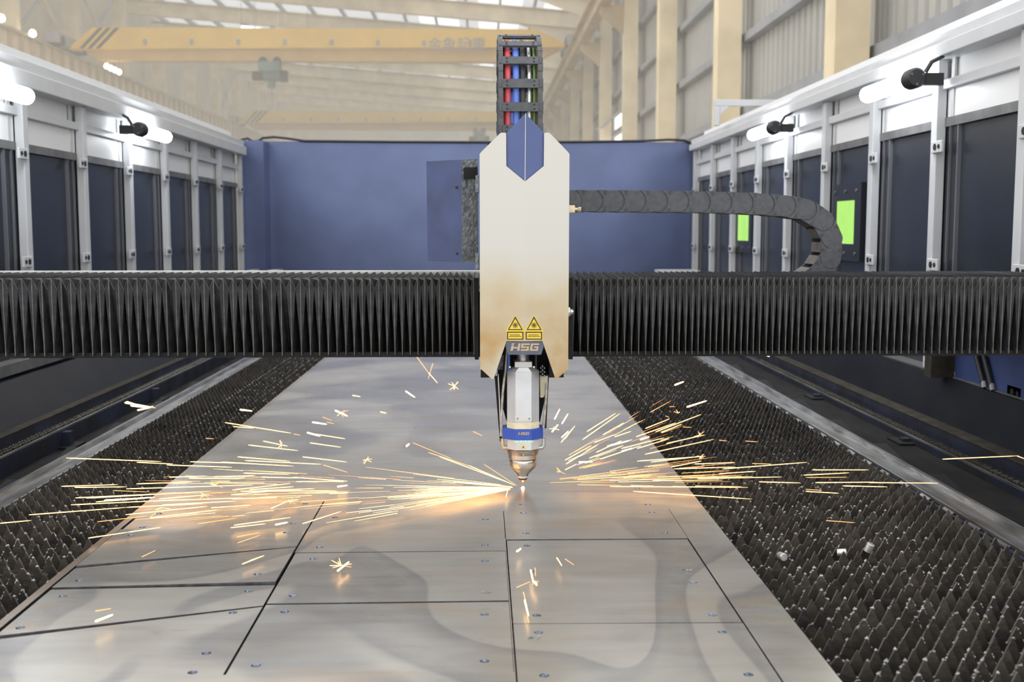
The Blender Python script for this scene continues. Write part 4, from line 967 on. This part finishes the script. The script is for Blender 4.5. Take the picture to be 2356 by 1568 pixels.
for i in range(len(pv) - 1):
    d = pv[i + 1] - pv[i]; a = math.atan2(d.z, d.x); rot = Matrix.Rotation(-a, 3, 'Y')
    c = pv[i] + rot @ off 
    if i == 0: lk0.location = c - WL[hc.name]; o = lk0
    else: o = inst(lk0, 'chain_link', c, hc)
    o.rotation_euler = (0, -a, 0)
for yy, r, m in ((0.035, 0.010, 'blueh'), (0.062, 0.009, 'blackh'), (0.088, 0.010, 'blueh')):
    MB().tube([p + Vector((0, yy, 0)) for p in pv[1:]], r, 8).build('inner_hose', m, hc, smooth=60)

# ================================================================== SPARKS
SPOT = atz(1203, 1122, ZP)
tag(MB().lathe([(0.002, -0.001), (0.005, 0.001), (0.003, 0.004), (0.001, 0.005)], SPOT, 12).build('molten_spot', 'hot', smooth=60), 'white-hot cutting spot on the sheet under the nozzle', 'hot spot')
def sp3(px, py):
    p = atz(px, py, ZP + 0.016)
    if py < 1112:
        Y = SPOT.y + 0.38 * (p.y - SPOT.y); p = aty(px, py, Y)
        if p.z < ZP + 0.012: p = atz(px, py, ZP + 0.012)
    return p
unit = {}
for nm, mt in (('n', 'spark'), ('h', 'sparkh'), ('d', 'sparkd')):
    mb = MB().tube([(0, 0, 0), (0.06, 0, 0), (0.9, 0, 0), (1, 0, 0)], [0.5, 1, 0.75, 0.15], 6)
    me = bpy.data.meshes.new('spark'); me.from_pydata(mb.v, [], mb.f); me.materials.append(MT[mt]); me.shade_smooth(); unit[nm] = me
def spark(x0, y0, x1, y1, px=2.2, kind='n'):
    a, b = sp3(x0, y0), sp3(x1, y1); d = b - a
    if d.length < 1e-4: return
    o = bpy.data.objects.new('spark', unit[kind]); COL.objects.link(o)
    o.location = a; o.rotation_euler = d.to_track_quat('X', 'Z').to_euler(); r = px * 0.5 * a.y / F; o.scale = (d.length, r, r)
    mx, my = (x0 + x1) / 2, (y0 + y1) / 2
    look = {'h': 'short thick bright spark', 'd': 'faint dim orange spark streak', 'n': 'thin glowing orange spark streak'}[kind]
    if kind == 'n' and abs(x1 - x0) > 100: look = 'long glowing yellow spark streak'
    if my > 1245: where = 'over the cut panels in front'
    elif mx < 750 - (my - 820) * 1.22 - 10: where = 'over the slats left of the sheet'
    elif mx < 1190: where = 'high over the sheet left of the head' if my < 1010 else 'in the shower left of the nozzle'
    elif mx > 1345 + (my - 820) * 0.79 + 10: where = 'over the slats right of the sheet'
    else: where = 'high over the sheet right of the head' if my < 1010 else 'in the shower right of the nozzle'
    tag(o, look + ' ' + where, 'spark', look + 's ' + where)
A = [(450,863,1092,887),(928,892,1170,903),(1130,910,1572,925),(1288,888,1700,900),(1525,623,1975,695),(1580,650,1720,660),(1610,855,1965,885),(1660,880,2175,905),(1500,890,1990,918),(2050,855,2350,890),
 (2130,700,2340,733),(2100,760,2310,790),(1783,748,1950,783),(1683,775,2020,813),(1145,993,1400,985),(1280,1000,1640,1003),(1445,990,1730,982),(1650,965,1960,973),(1770,992,2020,998),
 (415,1055,800,1043),(505,1062,860,1058),(925,1038,1300,1025),(855,1072,1715,1045),(510,1133,1090,1105),(585,1135,1430,1088),(480,1180,1260,1143),(650,1160,1000,1135),
 (990,1155,1640,1133),(1080,1140,1420,1110),(1100,1180,1595,1155),(195,1248,860,1197),(860,1197,1370,1172),(0,1305,213,1285),(850,1247,1405,1190),(1015,1268,1470,1215),(1430,1200,1700,1183),
 (598,1405,870,1365),(870,1365,1088,1333),(1585,1318,1970,1265),(1563,1335,1800,1308),(2050,1308,2310,1225),(1835,1205,1950,1155),(1950,1155,2020,1143),(1575,1080,1970,1035),
 (1690,1078,1990,1057),(1565,1112,1910,1080),(1630,1088,2280,1085),(1765,1085,2130,1070),(2230,1103,2356,1100),(1985,993,2356,1020),(2005,1023,2350,1020),(1570,1140,1880,1130),(1690,1560,1790,1523)]
AT = [(845,488,1030,520),(855,482,950,510),(885,508,1020,524),(930,540,1015,522),(1625,535,1710,545),(2080,690,2170,715),(2115,620,2215,635),(750,1150,1050,1128),(705,1150,960,1135),(1865,1315,1950,1298),(2285,1057,2356,1048),(2270,540,2356,580)]
AD = [(1395,730,1450,733),(765,1083,1000,1093),(660,1295,1000,1255),(1340,1308,1605,1270),(1985,1200,2356,1160),(1605,1398,1760,1367),(1610,1438,1762,1386),(960,1533,1055,1488),(2035,1160,2356,1140),(2185,585,2250,610),(1990,700,2035,708),(2215,620,2265,632),(1015,1268,1090,1200),(2190,910,2356,960)]
for L_, wd, kd in ((A, 2.3, 'n'), (AT, 4.2, 'h'), (AD, 1.6, 'd')):
    for a in L_: spark(a[0] / 2.945, 760 + a[1] / 2.945, a[2] / 2.945, 760 + a[3] / 2.945, wd, kd)
B = [(113,473,260,380),(90,515,283,380),(195,490,303,428),(412,458,537,408),(365,500,570,428),(465,475,700,385),(495,478,600,435),(255,500,340,472),(150,530,250,490),(215,548,345,515),(160,580,290,520),
 (370,560,535,510),(290,560,510,505),(180,615,390,545),(520,535,718,490),(410,590,765,513),(125,610,300,545),(0,620,135,545),(5,640,170,540),(370,625,722,600),(545,655,700,625),(440,630,700,600),(665,640,872,632),
 (560,665,875,655),(810,665,1243,631),(790,690,980,677),(1270,670,1560,670),(1225,697,1460,685),(680,715,1115,706),(450,725,810,722),(995,731,1210,737),(1285,735,1605,733),(1560,735,1917,738),(1425,752,1655,757),
 (350,780,960,820),(230,755,940,760),(1235,780,1405,790),(1938,615,2320,598),(2320,598,2356,612),(0,510,50,445),(0,670,60,640)]
BT = [(1015,75,1050,88),(563,235,610,217),(625,348,728,315),(385,515,435,500),(70,630,142,628),(230,545,330,520),(290,575,350,558)]
BD = [(535,346,565,345),(605,450,650,452),(1237,709,1450,708),(790,517,832,522),(925,522,985,526),(1340,930,1490,941),(1235,770,1320,775),(960,637,1060,640),(515,393,535,400)]
for L_, wd, kd in ((B, 2.2, 'n'), (BT, 4.0, 'h'), (BD, 1.6, 'd')):
    for a in L_: spark(1300 + a[0] / 2.231, 780 + a[1] / 2.231, 1300 + a[2] / 2.231, 780 + a[3] / 2.231, wd, kd)
for a, wd, kd in (((1276, 964, 1288, 940), 3.5, 'h'), ((1293, 974, 1307, 951), 3.5, 'h'), ((1270, 993, 1284, 976), 4, 'h'), ((1292, 1006, 1308, 991), 3.5, 'h'), ((1291, 1017, 1323, 979), 2.6, 'n'),
                  ((957, 818, 985, 856), 1.8, 'd'), ((985, 856, 1007, 881), 1.8, 'n'), ((996, 835, 985, 872), 1.5, 'd'), ((933, 899, 955, 914), 3.5, 'h'), ((875, 947, 889, 950), 3, 'n'), ((811, 909, 829, 912), 2.5, 'n'), ((1088, 992, 1110, 1002), 1.8, 'd'), ((935, 1026, 942, 1020), 5, 'h'),
                  ((1189, 1268, 1199, 1261), 5, 'h'), ((776, 1313, 804, 1291), 4.5, 'h'), ((1221, 1310, 1226, 1335), 4, 'h'), ((1226, 1335, 1236, 1346), 4.5, 'h'), ((1188, 1351, 1220, 1337), 1.6, 'd'), ((1204, 1361, 1209, 1380), 2, 'd'), ((1207, 1379, 1216, 1417), 4, 'h'), ((1213, 1417, 1217, 1432), 2, 'd'),
                  ((1281, 1282, 1293, 1301), 3, 'n'), ((1300, 1285, 1321, 1299), 1.5, 'd'), ((1231, 1305, 1232, 1325), 1.6, 'd'), ((219, 1429, 260, 1413), 5, 'h'), ((219, 1405, 256, 1399), 2, 'd'), ((557, 1297, 608, 1277), 2.4, 'n'), ((1164, 1142, 1168, 1128), 2, 'h'),
                  ((985, 1040, 1100, 1078), 1.6, 'd'), ((1012, 1050, 1165, 1108), 2.0, 'n'), ((1078, 1070, 1185, 1116), 2.0, 'n'), ((1113, 1067, 1190, 1117), 1.4, 'd'), ((950, 1018, 1040, 1055), 1.3, 'd')):
    spark(*a, wd, kd)
# bursting stars
for (px, py, n, ln) in ((785, 1300, 7, 24), (1226, 1335, 6, 16), (1046, 888, 9, 15), (785, 948, 6, 16), (843, 1057, 8, 14), (648, 1022, 6, 14), (495, 1115, 6, 18), (470, 1138, 5, 16), (370, 1167, 5, 20), (670, 1152, 5, 16), (345, 935, 4, 14), (1610, 1000, 6, 14), (1612, 1050, 6, 14), (1275, 985, 4, 12), (1290, 1085, 5, 16), (1560, 950, 4, 12)):
    for k in range(n):
        a = U(0, 6.28); l = ln * U(0.5, 1.2); spark(px, py, px + l * math.cos(a), py + l * 0.7 * math.sin(a), U(1.2, 1.9), 'n' if R() < 0.5 else 'd')
# dense spray at the cut: nobody could count it
mb = MB()
def stk(x0, y0, x1, y1, wd, m):
    a, b = sp3(x0, y0), sp3(x1, y1); r = wd * 0.5 * a.y / F; mb.tube([a, a.lerp(b, .5), b], [r, r * 0.9, r * 0.3], 4, m)
for i in range(130):
    t0 = abs(random.gauss(0, 0.30)); a = U(-0.02, 0.205) if R() < 0.85 else U(-0.14, 0.02)
    r0 = 20 + 560 * t0 * U(0.2, 1); r1 = r0 + U(50, 210)
    if r1 > 720: continue
    stk(1200 - r0 * math.cos(a), 1121 + r0 * math.sin(a), 1200 - r1 * math.cos(a), 1121 + r1 * math.sin(a) * 0.97, U(0.5, 1.2), 0 if R() < 0.6 else (1 if R() < 0.5 else 2))
for i in range(55):
    r0 = U(70, 420); r1 = r0 + U(40, 160); a = U(-0.02, 0.14)
    stk(1195 + r0 * math.cos(a), 1112 - r0 * math.sin(a), 1195 + r1 * math.cos(a), 1112 - r1 * math.sin(a), U(0.5, 1.1), 0 if R() < 0.4 else 2)
for i in range(30):
    r0 = U(110, 350); r1 = r0 + U(30, 90); a = U(0.22, 0.55)
    stk(1205 + r0 * math.cos(a), 1108 - r0 * math.sin(a), 1205 + r1 * math.cos(a), 1108 - r1 * math.sin(a), U(0.5, 1.1), 0 if R() < 0.5 else 2)
for i in range(60):
    r0 = U(300, 800); r1 = r0 + U(30, 140); a = U(-0.07, 0.10)
    stk(1200 - r0 * math.cos(a), 1121 + r0 * math.sin(a), 1200 - r1 * math.cos(a), 1121 + r1 * math.sin(a), U(0.5, 1.0), 0 if R() < 0.4 else 2)
sp = mb.build('spark_spray', ['spark', 'sparkh', 'sparkd'], fix=False); sp['kind'] = 'stuff'
tag(sp, 'dense fan of fine glowing sparks spraying from the cut', 'sparks')

# ================================================================== HAZE in the hall (cutting smoke and dust)
hz_m = bpy.data.materials.new('hall_haze'); hz_m.use_nodes = True
nt = hz_m.node_tree; nt.nodes.remove(nt.nodes['Principled BSDF'])
vs_ = nt.nodes.new('ShaderNodeVolumeScatter'); vs_.inputs['Color'].default_value = (1.0, 0.965, 0.88, 1); vs_.inputs['Density'].default_value = 0.0098
nt.links.new(vs_.outputs[0], nt.nodes['Material Output'].inputs['Volume'])
hb = MB().box(-17.0, 10.9, 0.3, 4.55, Y_END - 0.5, H + 9.0).build('hall_haze', hz_m); hb['kind'] = 'stuff'
tag(hb, 'thin pale smoke haze hanging in the hall behind the machine', 'haze')
